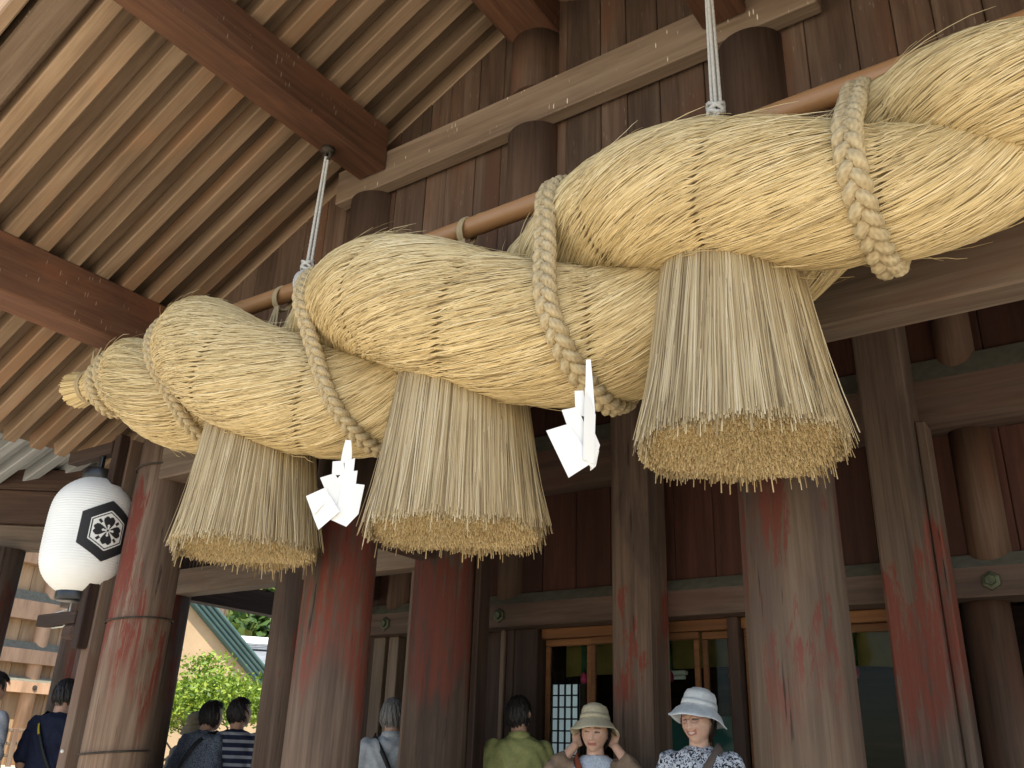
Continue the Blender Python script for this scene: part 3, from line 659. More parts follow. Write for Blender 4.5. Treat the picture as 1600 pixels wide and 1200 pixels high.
for x in (-2.58, -4.0, -5.02, -1.95):
    aa = np.linspace(0, 2*PI, 30)
    V, F = merge([twisted(np.stack([x+0.012*j+0.01*np.sin(aa), 3.13+0.062*np.cos(aa), 3.775-0.012+0.075*np.sin(aa)], 1), 0.007) for j in range(3)] +
                 [twisted(np.stack([x+0.01*j+np.linspace(0, 0.03*(j-0.5), 10), 3.10-np.linspace(0, 0.03, 10), 3.70-np.linspace(0, 0.17, 10)], 1), 0.008) for j in range(3)])
    link('pole_tie', np_mesh('pole_tie', local(V, (x, 3.13, 3.77)), F, M['cord'], True, {'rnd': np.full(len(V), 0.42)}), rope, (x, 3.13, 3.77))
def hanging_cord(x, dx, label):
    h = thing('pole_hanger', (x, 3.13, 3.79), label, 'hanger', 'white cords carrying the bamboo pole')
    zt = 4.72
    for j, (ox, oy) in enumerate(((-0.02, 0), (0.0, 0.014), (0.02, 0.002), (0.004, -0.016))):
        z = np.linspace(zt, 3.93, 90); f = (z-3.93)/(zt-3.93)
        P = np.stack([x+ox*(1-0.45*f)+dx*f, 3.13+oy*(1-0.3*f)+0*z, z], 1)
        V, F = twisted(P, 0.0085, 8, 3, 0.7); link('cord', np_mesh('cord', local(V, (x, 3.13, 4.3)), F, M['white_rope'], True), h, (x, 3.13, 4.3))
    aa = np.linspace(0.5*PI, 2.5*PI, 50)
    for j in range(4):
        P = np.stack([x-0.045+0.02*j+0.012*np.sin(aa*0.5), 3.13+(0.064+0.003*j)*np.cos(aa), 3.805+(0.072+0.02*np.clip(np.sin(aa), 0, 1))*np.sin(aa)], 1)
        V, F = twisted(P, 0.0085); link('loop', np_mesh('loop', local(V, (x, 3.13, 3.8)), F, M['white_rope'], True), h, (x, 3.13, 3.8))
    kp = []
    for j in range(4):
        bb = np.linspace(0, 2*PI*1.05, 26); kp.append(twisted(np.stack([x+0.036*np.cos(bb+j), 3.12+0.03*np.sin(bb+j), 3.905+0.014*j+0.012*np.sin(2*bb)], 1), 0.0095))
    V, F = merge(kp); link('knot', np_mesh('knot', local(V, (x, 3.13, 3.92)), F, M['white_rope'], True), h, (x, 3.13, 3.92))
    # iron eye under the purlin
    aa = np.linspace(0, 2*PI, 25)[:-1]
    V, F = merge([lathe([(0.045, 4.758), (0.045, 4.79), (0.03, 4.79)], 8), tube(np.stack([0.028*np.cos(aa), 0*aa, 4.735+0.034*np.sin(aa)], 1), 0.011, 8, closed=True)])
    link('eye_bolt', np_mesh('eye_bolt', local(V, (0, 0, 4.75)), F, M['iron'], True), h, (x+dx, 3.13, 4.75))
hanging_cord(-3.79, 0.03, 'white cords hung from the iron eye under the dark purlin by the rafters')
hanging_cord(-1.165, 0.0, 'white cords hung in front of the pale tie beam above the thick rope lobe')

# ------------------------------------------------------------------ folded paper streamers
def streamer(cx, cy, zt, polys, scale, ang, label):
    """polys: list of (outline in picture units (u right, v down), depth offset, tilt)"""
    s = thing('paper_streamer', (cx, cy, zt), label, 'streamer', 'white paper streamers')
    ca, sa = math.cos(ang), math.sin(ang)
    for pts, off, tu in polys:
        mu = sum(p[0] for p in pts)/len(pts); mv = sum(p[1] for p in pts)/len(pts); pts = [(mu+(p[0]-mu)*1.13, mv+(p[1]-mv)*1.1) for p in pts]
        V = []
        for d in (0, 0.0022):
            for u, v in pts:
                q = off*0.7+d+0.45*tu*(u-mu)*scale; uu = u*scale
                V.append((uu*ca - q*sa, uu*sa + q*ca, -v*scale))
        n = len(pts); F = [tuple(range(n)), tuple(2*n-1-i for i in range(n))] + [(i, n+i, n+(i+1) % n, (i+1) % n) for i in range(n)]
        link('paper_fold', np_mesh('paper_fold', V, F, M['paper']), s, (cx, cy, zt))
A1 = [([(-12, 0), (18, 0), (28, 60), (33, 125), (-25, 135), (-20, 60)], 0.0, 0.1),
      ([(-70, 140), (-15, 130), (0, 205), (-65, 220)], -0.006, 0.15), ([(0, 140), (52, 112), (52, 200), (5, 212)], -0.010, -0.25),
      ([(-125, 250), (-55, 218), (5, 300), (-20, 410), (-90, 318)], -0.014, 0.25), ([(-5, 205), (72, 192), (70, 285), (0, 300), (-28, 240)], -0.018, -0.2),
      ([(-192, 365), (-100, 310), (-68, 362), (-145, 465)], -0.03, 0.1), ([(-145, 465), (-66, 360), (-8, 445), (-105, 545)], -0.026, -0.35),
      ([(-2, 275), (117, 285), (100, 445), (45, 515), (-40, 480), (-24, 408), (-10, 400)], -0.022, -0.2), ([(60, 290), (118, 286), (102, 400), (80, 455)], -0.012, 0.3)]
A2 = [([(-8, 0), (9, 0), (16, 90), (24, 215), (-15, 250), (-10, 120)], 0.0, -0.5), ([(-54, 140), (-22, 135), (-8, 240), (-50, 230)], -0.008, 0.25),
      ([(-102, 230), (-46, 212), (-10, 300), (-28, 400), (-80, 295)], -0.014, 0.3), ([(-159, 325), (-80, 292), (8, 430), (-78, 495)], -0.026, 0.25),
      ([(-14, 140), (26, 240), (20, 430), (-20, 420)], -0.018, 0.9), ([(0, 260), (44, 360), (18, 455), (2, 440)], -0.006, 1.0), ([(4, 300), (42, 380), (30, 440), (10, 460)], 0.012, 0.8)]
VA = math.atan2(-0.0, 1)
streamer(-2.75, 2.62, 2.475, A1, 0.00073, 0.72, 'white folded paper streamer hanging between the corner tassel and the middle tassel')
streamer(-1.52, 2.60, 2.565, A2, 0.00089, 0.62, 'narrow white paper streamer with a thin folded edge beside the middle tassel')

# ------------------------------------------------------------------ paper lantern on its bracket
def lantern():
    c = (-6.07, 3.40, 2.575)
    t = thing('paper_lantern', c, 'tall white paper lantern with a black hexagon flower crest beside the corner column', 'lantern')
    H, R = 0.40, 0.283
    def rad(z): 
        f = np.clip(np.abs(z)/H, 0, 1); return R*(1-0.62*f**4.2)**0.9
    zz = np.linspace(-H, H, 181); r = rad(zz) - 0.0032*np.abs(np.sin((zz+H)/(2*H)*PI*44))
    V, F = lathe(list(zip(r, zz)), 64); link('paper_shade', np_mesh('paper_shade', V, F, M['lantern'], True), t, c)
    r0 = float(rad(np.array(H)))
    for z0, z1, n in ((-H-0.055, -H+0.006, 'bottom_ring'), (H-0.006, H+0.07, 'top_ring')):
        V, F = lathe([(r0*1.02, z0), (r0*1.04, z0+0.005), (r0*1.04, z1-0.005), (r0*1.02, z1)], 40); link(n, np_mesh(n, V, F, M['black'], True), t, c)
    # crest printed on the side
    n = 150; hw = 0.225; u = np.linspace(-hw, hw, n); U, Z = np.meshgrid(u, u, indexing='ij')
    def hexd(x, y): return np.maximum(np.abs(x), np.abs(x)*0.5+np.abs(y)*0.8660)
    hd = hexd(U, Z)/0.185; ink = ((hd < 1.0) & (hd > 0.66)).astype(float); ink[(hd < 0.615) & (hd > 0.575)] = 1
    rr = np.hypot(U, Z)/0.185; th = np.arctan2(Z, U)
    for k in range(4):
        a = k*PI/2; f = np.abs(np.arctan2(np.sin(th-a), np.cos(th-a))); px, pz = rr*np.cos(th-a), rr*np.sin(th-a)
        rm = 0.53*np.sqrt(np.clip(1-(f/0.66)**5, 0, 1)) - 0.05*np.exp(-(f/0.10)**2) - 0.03*np.exp(-((f-0.38)/0.07)**2)
        ink[(rr < rm) & (f < 0.66)] = 1
        ink[(np.abs(pz) < 0.026) & (px > 0.04) & (px < 0.17)] = 0; ink[np.hypot(px-0.18, pz) < 0.042] = 0
        g = np.abs(np.arctan2(np.sin(th-a-PI/4), np.cos(th-a-PI/4)))
        ink[(g*rr < 0.05) & (rr > 0.37) & (rr < 0.53) & (hd < 0.54)] = 1
    ink[rr < 0.065] = 0; ink[rr < 0.045] = 1
    keep = hd < 1.03
    an = U/R - 0.09; rs = rad(Z)+0.0035
    V = np.stack([rs*np.cos(an), rs*np.sin(an), Z], -1).reshape(-1, 3)
    ok = keep; F = [(i*n+j, (i+1)*n+j, (i+1)*n+j+1, i*n+j+1) for i in range(n-1) for j in range(n-1) if ok[i, j] and ok[i+1, j] and ok[i, j+1] and ok[i+1, j+1]]
    m, nt, bs = nodes('crest ink'); at = N(nt, 'ShaderNodeAttribute', attribute_name='ink')
    nt.links.new(mixc(nt, at.outputs['Fac'], (0.74, 0.75, 0.72), (0.012, 0.012, 0.014)), bs.inputs['Base Color']); bs.inputs['Roughness'].default_value = 0.7
    link('crest', np_mesh('crest', V, F, m, True, {'ink': ink.ravel()}), t, c)
    # hanger rod
    box('hanger', (-6.115, -6.075), (3.385, 3.415), (3.05, 3.24), M['black'], t, 0.004)
    V, F = tube([(-6.09, 3.40, 2.11), (-6.09, 3.40, 2.02), (-6.14, 3.41, 1.955), (-6.32, 3.43, 1.955), (-6.33, 3.43, 2.055), (-6.12, 3.40, 2.065)], 0.006, 6)
    link('wire_loop', np_mesh('wire_loop', local(V, c), F, M['white_rope'], True), t, c)
    b = thing('lantern_bracket', (-5.9, 3.53, 2.0), 'two dark timber bracket arms fixed to the corner column around the lantern', 'bracket')
    box('arm', (-6.52, -5.958), (3.37, 3.45), (3.165, 3.255), M['darkX'], b); box('arm', (-6.44, -5.958), (3.37, 3.45), (1.965, 2.045), M['darkX'], b)
    box('arm_root', (-6.10, -5.958), (3.372, 3.448), (1.865, 1.963), M['darkX'], b, 0.02)
    box('back_plate', (-5.956, -5.88), (3.38, 3.456), (1.8, 3.30), M['darkZ'], b)
lantern()
# ------------------------------------------------------------------ side gate beside the hall
M['sidebeam'] = wood('brown gate timber', (0.045, 0.025, 0.016), (0.08, 0.045, 0.03), (0.12, 0.072, 0.05), 'X', 16)
def side_gate():
    t = thing('side_gate', (-8.6, 3.6, 0.0), 'dark timber side gate with stacked beams behind the paper lantern', 'gate')
    d = Vector((0.81, 0.58, 0)).normalized(); ang = math.atan2(d.y, d.x); o = Vector((-7.43, 4.44, 0))
    def bar(name, a, b, z0, z1, w, mat, off=0.0):
        c = o + d*((a+b)/2) + Vector((-d.y, d.x, 0))*off
        return link(name, box_mesh((b-a, w, z1-z0), mat, 0.01), t, (c.x, c.y, (z0+z1)/2), (0, 0, ang))
    bar('cap_beam', -3.4, 0.0, 3.305, 3.50, 0.16, M['darkX'], -0.03); bar('beam', -3.4, 0.0, 3.0, 3.302, 0.2, M['sidebeam']); bar('lower_beam', -3.4, 0.0, 2.78, 2.998, 0.12, M['dullX'], 0.02)
    for s, r in ((-0.05, 0.09), (-0.97, 0.17), (-3.3, 0.17)):
        c = o + d*s; V, F = lathe([(r, 0), (r, 2.778)], 28)
        link('post', np_mesh('post', local(V, (0, 0, 1.4)), F, M['column2'], True), t, (c.x, c.y, 1.4))
side_gate()

# ------------------------------------------------------------------ sunlit hall across the court
def far_hall():
    X = -25.0; t = thing('tan_hall', (X-2, 13, -0.36), 'sunlit tan timber hall with round posts and stacked rails across the court', 'building')
    y0, y1 = 5.0, 19.0
    for y in np.arange(y0, y1, 0.55): box('wall_board', (X-0.06, X), (y+0.005, y+0.545), (0.6, 8.0), M['tanboard'], t, 0.01)
    def rail(zb, zt, zs):
        sec = [(X+0.30, zb), (X+0.30, zt), (X+0.14, zs), (X+0.02, zs), (X+0.02, zb)]
        yc = (y0+y1)/2; V = [(xx-X, yy-yc, zz-zb) for yy in (y0, y1) for xx, zz in sec]
        F = [(0, 1, 2, 3, 4), (9, 8, 7, 6, 5)] + [(i, 5+i, 5+(i+1) % 5, (i+1) % 5) for i in range(5)]
        me = np_mesh('rail', V, F, M['tan']); me.materials.append(M['slope']); me.polygons[3].material_index = 1
        link('rail', me, t, (X, yc, zb))
    for zb, zt, zs in ((2.46, 2.74, 2.86), (3.19, 3.54, 3.74), (4.30, 4.78, 5.05), (5.75, 6.3, 6.6)): rail(zb, zt, zs)
    pv, pfc = lathe([(0.2, 0.3), (0.2, 8.0)], 24); pm = np_mesh('post', local(pv, (0, 0, 4)), pfc, M['tan'], True)
    bv, bf = lathe([(0.07, 0.0), (0.06, 0.03), (0.02, 0.035)], 6); bm_ = np_mesh('boss', bv, bf, M['iron'])
    for y in (7.3, 10.3, 13.3, 16.3, 18.9):
        link('post', pm, t, (X+0.03, y, 4.0)); link('boss', bm_, t, (X+0.302, y, 2.6), (0, PI/2, 0))
    box('veranda', (X-0.1, X+1.8), (y0, y1), (-0.36, 0.7), M['stone'], t, 0.02)
    for z in (0.95, 1.22, 1.52): box('railing_bar', (X+1.62, X+1.70), (y0, y1), (z-0.035, z+0.035), M['dullY'], t, 0.01)
    me = box_mesh((0.06, 0.12, 0.86), M['dullZ'], 0.01)
    for y in np.arange(y0+0.1, y1, 0.24): link('railing_post', me, t, (X+1.755, y, 1.13))
    box('roof', (X-6, X+2.6), (y0-1, y1+1), (8.0, 8.5), M['darkY'], t, 0.05)
far_hall()

# ------------------------------------------------------------------ green roofed hall, white ridged house
M['copper'] = plain('green copper roofing', (0.06, 0.11, 0.105), (0.04, 0.08, 0.077), 2, 0.6, 0.1)
M['tile'] = plain('grey roof tile', (0.17, 0.185, 0.20), (0.11, 0.12, 0.13), 3, 0.7, 0.2)
M['plaster'] = plain('white plaster', (0.72, 0.72, 0.70), (0.62, 0.62, 0.60), 2, 0.85)
M['ochre'] = plain('ochre plaster wall', (0.36, 0.26, 0.155), (0.30, 0.215, 0.125), 1.5, 0.85)
def green_hall():
    X = -19.0; t = thing('green_roofed_hall', (X-2, 12, -0.36), 'ochre walled building with sloping green copper roof behind the small tree', 'building')
    # roof slopes down with +y; verge faces +x
    ya, za, yb, zb = 12.6, 5.13, 18.6, 0.95   # lower edge line of the verge
    k = (zb-za)/(yb-ya); ang = math.atan(k); Ln = math.hypot(yb-ya, zb-za)
    wall_z = lambda y: za + k*(y-ya)
    V = [(xx, yy, zz) for xx in (0, -2.0) for yy, zz in ((13.2, -0.36), (16.6, -0.36), (16.6, wall_z(16.6)), (14.5, wall_z(14.5)), (13.2, wall_z(13.2)))]
    F = [(0, 1, 2, 3, 4), (9, 8, 7, 6, 5)] + [(i, 5+i, 5+(i+1) % 5, (i+1) % 5) for i in range(5)]
    link('wall', np_mesh('wall', V, F, M['ochre']), t, (X, 0, 0))
    rf = link('roof', box_mesh((3.2, Ln+0.4, 0.22), M['copper'], 0.02), t, (X-1.45, (ya+yb)/2, (za+zb)/2+0.10), (ang, 0, 0))
    nrm = Vector((0, -math.sin(ang), math.cos(ang)))
    for i in range(4):
        c = Vector((X+0.18+0.03*i, (ya+yb)/2, (za+zb)/2)) + nrm*(0.0+0.085*i)
        link('verge_strip', box_mesh((0.05+0.05*i, Ln+0.4, 0.075), M['copper'], 0.02), t, c, (ang, 0, 0))
    c = Vector((X+0.83, (ya+yb)/2, (za+zb)/2)) - nrm*0.10
green_hall()
def ridge_house():
    t = thing('tiled_house', (-34.5, 30, -0.36), 'distant grey tiled house with a white plastered roof ridge', 'house')
    d = Vector((0.63, 0.77, 0)); ang = math.atan2(d.y, d.x); nn = Vector((-d.y, d.x, 0)); o = Vector((-34.4, 29.0, 0))
    def bar(name, a, b, off, z0, z1, w, mat, rx=0):
        c = o + d*((a+b)/2) + nn*off; return link(name, box_mesh((b-a, w, z1-z0), mat, 0.02), t, (c.x, c.y, (z0+z1)/2), (rx, 0, ang))
    bar('ridge', -1.55, 8, 0, 5.88, 6.2, 0.5, M['plaster'])
    for k in range(3): bar('tile_course', -1.4, 8, 0.02*k, 5.62+0.085*k, 5.695+0.085*k, 0.6+0.1*(2-k), M['tile'])
    me = box_mesh((0.16, 0.66, 0.06), M['plaster'], 0.02)
    for s in np.arange(-1.3, 7.9, 0.32):
        c = o + d*s; link('ridge_tile', me, t, (c.x, c.y, 5.74), (0, 0, ang))
    for sg in (-1, 1):
        ln = 4.2; c = o + d*3.3 + nn*(sg*1.75)
        r = link('roof_slope', box_mesh((9.6, ln, 0.15), M['tile'], 0.02), t, (c.x, c.y, 4.55), (-sg*0.58, 0, ang))
        mr = box_mesh((0.12, ln, 0.08), M['tile'], 0.02)
        for s in np.arange(-1.4, 8.0, 0.34):
            c2 = o + d*s + nn*(sg*1.75) + Vector((0, 0, 0)); link('roll_tile', mr, r, (c2.x, c2.y, 4.66), None) if False else None
    bar('wall', -0.9, 7.5, 0, -0.36, 3.4, 5.0, M['plaster'])
ridge_house()

# ------------------------------------------------------------------ tree and hill
def leafmat(name, stops):
    m, nt, bs = nodes(name); at = N(nt, 'ShaderNodeAttribute', attribute_name='rnd')
    c = ramp(nt, at.outputs['Fac'], stops); nt.links.new(c, bs.inputs['Base Color']); bs.inputs['Roughness'].default_value = 0.5
    tr = N(nt, 'ShaderNodeBsdfTranslucent'); nt.links.new(c, tr.inputs[0]); mx = N(nt, 'ShaderNodeMixShader'); mx.inputs[0].default_value = 0.35
    out = nt.nodes['Material Output']; nt.links.new(bs.outputs[0], mx.inputs[1]); nt.links.new(tr.outputs[0], mx.inputs[2]); nt.links.new(mx.outputs[0], out.inputs[0])
    return m
M['leaf'] = leafmat('bright leaves', [(0.1, (0.06, 0.115, 0.01)), (0.5, (0.15, 0.24, 0.018)), (0.9, (0.30, 0.36, 0.04))])
M['forest'] = leafmat('forest leaves', [(0.05, (0.02, 0.05, 0.012)), (0.4, (0.05, 0.10, 0.018)), (0.7, (0.10, 0.14, 0.025)), (0.95, (0.17, 0.17, 0.045))])
M['bark'] = plain('grey bark', (0.10, 0.08, 0.06), (0.05, 0.04, 0.03), 20, 0.9, 0.5)
def leaves(C, size, asp=0.5):
    n = len(C); u = RNG.normal(size=(n, 3)); u[:, 2] *= 0.7; u /= np.linalg.norm(u, axis=1)[:, None]
    w = RNG.normal(size=(n, 3)); w -= u*np.sum(u*w, 1)[:, None]; w /= np.linalg.norm(w, axis=1)[:, None]
    s = size*RNG.uniform(0.7, 1.3, n)[:, None]; k = np.cross(u, w)*s*0.12
    V = np.stack([C-u*s, C-w*s*asp+k, C+u*s, C+w*s*asp+k], 1).reshape(-1, 3)
    b = np.arange(n)*4; return V, np.stack([b, b+1, b+2, b+3], 1)
def tree():
    c = np.array([-12.75, 9.85, 0]); t = thing('garden_tree', (c[0], c[1], -0.36), 'small bright green tree with spreading branches seen between the columns', 'tree')
    cl = []
    for i in range(42):
        a = RNG.uniform(0, 2*PI); r = 1.25*math.sqrt(RNG.uniform(0, 1)); z = 1.72 + 0.72*(1-(r/1.3)**2)*RNG.uniform(0.2, 1) + 0.2*RNG.normal()*0.5
        cl.append((r*math.cos(a), r*math.sin(a), z))
    cl = np.array(cl)
    C = np.concatenate([p + RNG.normal(size=(420, 3))*np.array([0.20, 0.20, 0.10]) for p in cl]); V, F = leaves(C, 0.040, 0.55)
    link('crown', np_mesh('crown', V, F, M['leaf'], False, {'rnd': np.repeat(np.clip(RNG.normal(0.5, 0.22, len(C)), 0, 1), 4)}), t, (c[0], c[1], 0))
    P = []
    base = np.array([-0.15, -0.2, -0.36])
    for i in range(7):
        tip = cl[RNG.integers(len(cl))]; f = np.linspace(0, 1, 9)[:, None]
        mid = base + np.array([RNG.normal()*0.2, RNG.normal()*0.2, 1.1])
        Q = (1-f)**2*base + 2*f*(1-f)*mid + f**2*tip; P.append(tube(Q, np.linspace(0.06, 0.012, 9), 8))
        for j in range(3):
            q = Q[4+j]; t2 = q + RNG.normal(size=3)*np.array([0.5, 0.5, 0.1]) + np.array([0, 0, 0.4]); P.append(tube(np.stack([q, (q+t2)/2+RNG.normal(size=3)*0.05, t2]), [0.02, 0.014, 0.006], 6))
    V, F = merge(P); link('trunk', np_mesh('trunk', V, F, M['bark'], True), t, (c[0], c[1], 0))
tree()
def hill():
    nx, ny = 90, 40; u = np.linspace(-1, 1, nx); v = np.linspace(0, 1, ny)
    UU, VV = np.meshgrid(u, v, indexing='ij')
    f = Vector((-0.8, 0.6, 0)); g = np.array([0.6, 0.8])
    D = 62 + 110*VV; S = UU*170
    Z = -0.5 + 62*np.sin(np.clip(VV*1.15, 0, 1)*PI/2)*(0.85+0.15*np.sin(UU*5+1)) + 2.0*np.sin(UU*23)*VV
    P = np.stack([-0.8*D+g[0]*S, 0.6*D+g[1]*S, Z], -1)
    F = [(i*ny+j, i*ny+j+1, (i+1)*ny+j+1, (i+1)*ny+j) for i in range(nx-1) for j in range(ny-1)]
    tag(link('hill', np_mesh('hill', P.reshape(-1, 3), F, plain('hill undergrowth', (0.03, 0.055, 0.014), (0.012, 0.025, 0.007), 1.2, 0.95, 0.6), True)), kind='structure')
    C = []; R = []
    for k in range(1150):
        i = RNG.uniform(-0.55, 0.55) if k < 350 else RNG.uniform(-0.16, 0.16); j = RNG.uniform(0.0, 0.85) if k < 350 else RNG.uniform(0.0, 0.5)
        if k >= 900: i, j = RNG.uniform(-0.07, 0.07), RNG.uniform(0.0, 0.25)
        fi, fj = (i+1)/2*(nx-1), j*(ny-1); i0, j0 = int(fi), int(fj); wi, wj = fi-i0, fj-j0
        p = P[i0, j0]*(1-wi)*(1-wj) + P[i0+1, j0]*wi*(1-wj) + P[i0, j0+1]*(1-wi)*wj + P[i0+1, j0+1]*wi*wj
        rr = RNG.uniform(1.4, 2.8); m = 130
        q = RNG.normal(size=(m, 3)); q /= np.linalg.norm(q, axis=1)[:, None]; q[:, 2] = np.abs(q[:, 2])*1.3
        C.append(p + np.array([0, 0, rr*0.6]) + q*rr*RNG.uniform(0.75, 1.08, (m, 1))); R.append(np.clip(RNG.normal(RNG.uniform(0.2, 0.75), 0.14, m), 0, 1))
    C = np.concatenate(C); V, F = leaves(C, 0.42, 0.8)
    tag(link('forest', np_mesh('forest', V, F, M['forest'], False, {'rnd': np.repeat(np.concatenate(R), 4)})), 'dense mixed green forest covering the hillside', 'forest', kind='stuff')
hill()
# ------------------------------------------------------------------ people
def remesh(V, F, vox, smooth_it=2):
    me = np_mesh('tmp', V, F); ob = bpy.data.objects.new('tmp', me); COL.objects.link(ob)
    md = ob.modifiers.new('r', 'REMESH'); md.mode = 'VOXEL'; md.voxel_size = vox
    if smooth_it:
        s = ob.modifiers.new('s', 'SMOOTH'); s.iterations = smooth_it; s.factor = 0.5
    dg = bpy.context.evaluated_depsgraph_get(); ev = ob.evaluated_get(dg); m2 = bpy.data.meshes.new_from_object(ev)
    bpy.data.objects.remove(ob); bpy.data.meshes.remove(me)
    m2.materials.clear(); m2.polygons.foreach_set('use_smooth', np.ones(len(m2.polygons), bool))
    return m2
def get_co(me):
    a = np.zeros(len(me.vertices)*3, np.float32); me.vertices.foreach_get('co', a); return a.reshape(-1, 3).astype(float)
def set_co(me, a): me.vertices.foreach_set('co', np.asarray(a, np.float32).ravel()); me.update()
def chain(pts, rad, n=14, sub=4):
    pts = np.asarray(pts, float); rad = np.asarray(rad, float); P = []; R = []
    for i in range(len(pts)-1):
        for t in np.linspace(0, 1, sub, endpoint=False): P.append(pts[i]*(1-t)+pts[i+1]*t); R.append(rad[i]*(1-t)+rad[i+1]*t)
    P.append(pts[-1]); R.append(rad[-1]); P = np.array(P); R = np.array(R)
    d0 = P[0]-P[1]; d0 /= np.linalg.norm(d0); d1 = P[-1]-P[-2]; d1 /= np.linalg.norm(d1)
    PP = [P[0]+d0*R[0]*k for k in (0.98, 0.8, 0.45)] + list(P) + [P[-1]+d1*R[-1]*k for k in (0.45, 0.8, 0.98)]
    RR = [R[0]*k for k in (0.2, 0.6, 0.89)] + list(R) + [R[-1]*k for k in (0.89, 0.6, 0.2)]
    return tube(PP, RR, n)
def rings(rs, n=28):
    """elliptical torso rings: (z, half width, half depth, y offset)"""
    zz = np.array([r[0] for r in rs]); zf = np.linspace(zz[0], zz[-1], 36); a = np.linspace(0, 2*PI, n, endpoint=False)
    V = []
    for z in zf:
        w, d, o = (np.interp(z, zz, [r[k] for r in rs]) for k in (1, 2, 3))
        V += [(w*math.copysign(abs(math.cos(t))**0.85, math.cos(t)), o+d*math.copysign(abs(math.sin(t))**0.85, math.sin(t)), z) for t in a]
    F = [(i*n+k, i*n+(k+1) % n, (i+1)*n+(k+1) % n, (i+1)*n+k) for i in range(35) for k in range(n)] + [tuple(range(n-1, -1, -1)), tuple(35*n+k for k in range(n))]
    return np.array(V), F
def head_mesh(smile=0.0):
    na, nb = 84, 64; V = []
    th = np.linspace(0, 2*PI, na, endpoint=False); ph = np.linspace(-PI/2+0.03, PI/2-0.03, nb)
    PH, TH = np.meshgrid(ph, th, indexing='ij'); dx, dy, dz = np.cos(PH)*np.cos(TH), np.cos(PH)*np.sin(TH), np.sin(PH)
    x, y, z = 0.079*dx, 0.096*dy, 0.113*dz
    low = np.clip(-dz, 0, 1); x = x*(1-0.34*low**1.6); y = np.where(dy > 0, y*(0.93-0.06*low), y*(1-0.42*low**1.3))
    y = y + 0.010*low*(dy > 0)
    fr = (dy > 0.1)
    g = lambda cx, cz, sx, sz: np.exp(-((np.abs(x)-cx)/sx)**2-((z-cz)/sz)**2)
    nose = np.exp(-(x/0.0125)**2)*np.clip((0.028-z)/0.055, 0, 1)*(z > -0.034)*np.clip((z+0.040)/0.008, 0, 1)
    y = y + fr*(0.024*nose + 0.006*g(0.013, -0.027, 0.009, 0.009) - 0.0085*g(0.031, 0.014, 0.014, 0.011) + 0.005*g(0.030, 0.034, 0.022, 0.009) + (0.006+0.004*smile)*g(0.042, -0.022, 0.020, 0.018)
              + 0.0075*g(0.0, -0.054, 0.026, 0.012) - 0.003*g(0, -0.0535, 0.022, 0.003)*(1+2*smile) + 0.007*g(0, -0.092, 0.024, 0.015) - 0.003*g(0, -0.073, 0.03, 0.008))
    V = np.stack([x, y, z], -1).reshape(-1, 3)
    F = [(i*na+k, i*na+(k+1) % na, (i+1)*na+(k+1) % na, (i+1)*na+k) for i in range(nb-1) for k in range(na)] + [tuple(range(na-1, -1, -1)), tuple((nb-1)*na+k for k in range(na))]
    ears = []
    for s in (-1, 1):
        v, f = chain([(s*0.074, -0.008, 0.022), (s*0.080, -0.016, 0.008), (s*0.075, -0.008, -0.026)], [0.011, 0.013, 0.008], 10, 3); ears.append((v, f))
    return merge([(V, F)] + ears)
def skinmat(name, base):
    m, nt, bs = nodes(name); at = N(nt, 'ShaderNodeAttribute', attribute_name='col'); tc = N(nt, 'ShaderNodeTexCoord')
    n = noise(nt, tc.outputs['Object'], 40, 4); c = mixc(nt, 1.0, at.outputs['Color'], ramp(nt, n, [(0.3, 0.9), (0.7, 1.06)]), 'MULTIPLY')
    nt.links.new(c, bs.inputs['Base Color']); bs.inputs['Roughness'].default_value = 0.5; bs.inputs['Subsurface Weight'].default_value = 0.08
    bs.inputs['Subsurface Radius'].default_value = (0.02, 0.008, 0.004); return m
M['skin'] = skinmat('skin', None)
def fabric(name, c1, c2, scale=60, bm=0.15, kind=None):
    m, nt, bs = nodes(name); tc = N(nt, 'ShaderNodeTexCoord'); v = tc.outputs['Object']
    if kind == 'leopard':
        n = noise(nt, v, 46, 2, 0.5, 2.2); c = ramp(nt, n, [(0.44, c1), (0.50, c2)])
        f2 = noise(nt, v, 30, 2)
    elif kind == 'speck':
        n = noise(nt, v, 110, 2, 0.6); c = ramp(nt, n, [(0.42, c1), (0.58, c2)]); f2 = n
    elif kind == 'stripe':
        sx = N(nt, 'ShaderNodeSeparateXYZ'); nt.links.new(v, sx.inputs[0])
        w = math_n(nt, 'FRACT', math_n(nt, 'MULTIPLY', sx.outputs[2], 17.0)); c = ramp(nt, w, [(0.0, c1), (0.58, c1), (0.62, c2), (0.96, c2)]); f2 = noise(nt, v, 60, 2)
    else:
        f2 = noise(nt, v, scale, 3); c = ramp(nt, f2, [(0.3, c1), (0.7, c2)])
    big = noise(nt, v, 9, 4, 0.6); c = mixc(nt, 1.0, c, ramp(nt, big, [(0.3, 0.8), (0.7, 1.1)]), 'MULTIPLY')
    nt.links.new(c, bs.inputs['Base Color']); bs.inputs['Roughness'].default_value = 0.85; bs.inputs['Specular IOR Level'].default_value = 0.15
    h = math_n(nt, 'ADD', math_n(nt, 'MULTIPLY', big, 0.8), math_n(nt, 'MULTIPLY', f2, 0.1)); bump(nt, bs, h, bm*3, 0.02); return m
def hairmat(name, c):
    return plain(name, c, tuple(k*0.45 for k in c), 60, 0.5, 0.6, spec=0.4, stretch=(1.5, 1.5, 0.25))
M['hair_black'] = hairmat('black hair', (0.018, 0.014, 0.012)); M['hair_grey'] = hairmat('grey hair', (0.20, 0.19, 0.18)); M['hair_brown'] = hairmat('brown hair', (0.035, 0.022, 0.015))
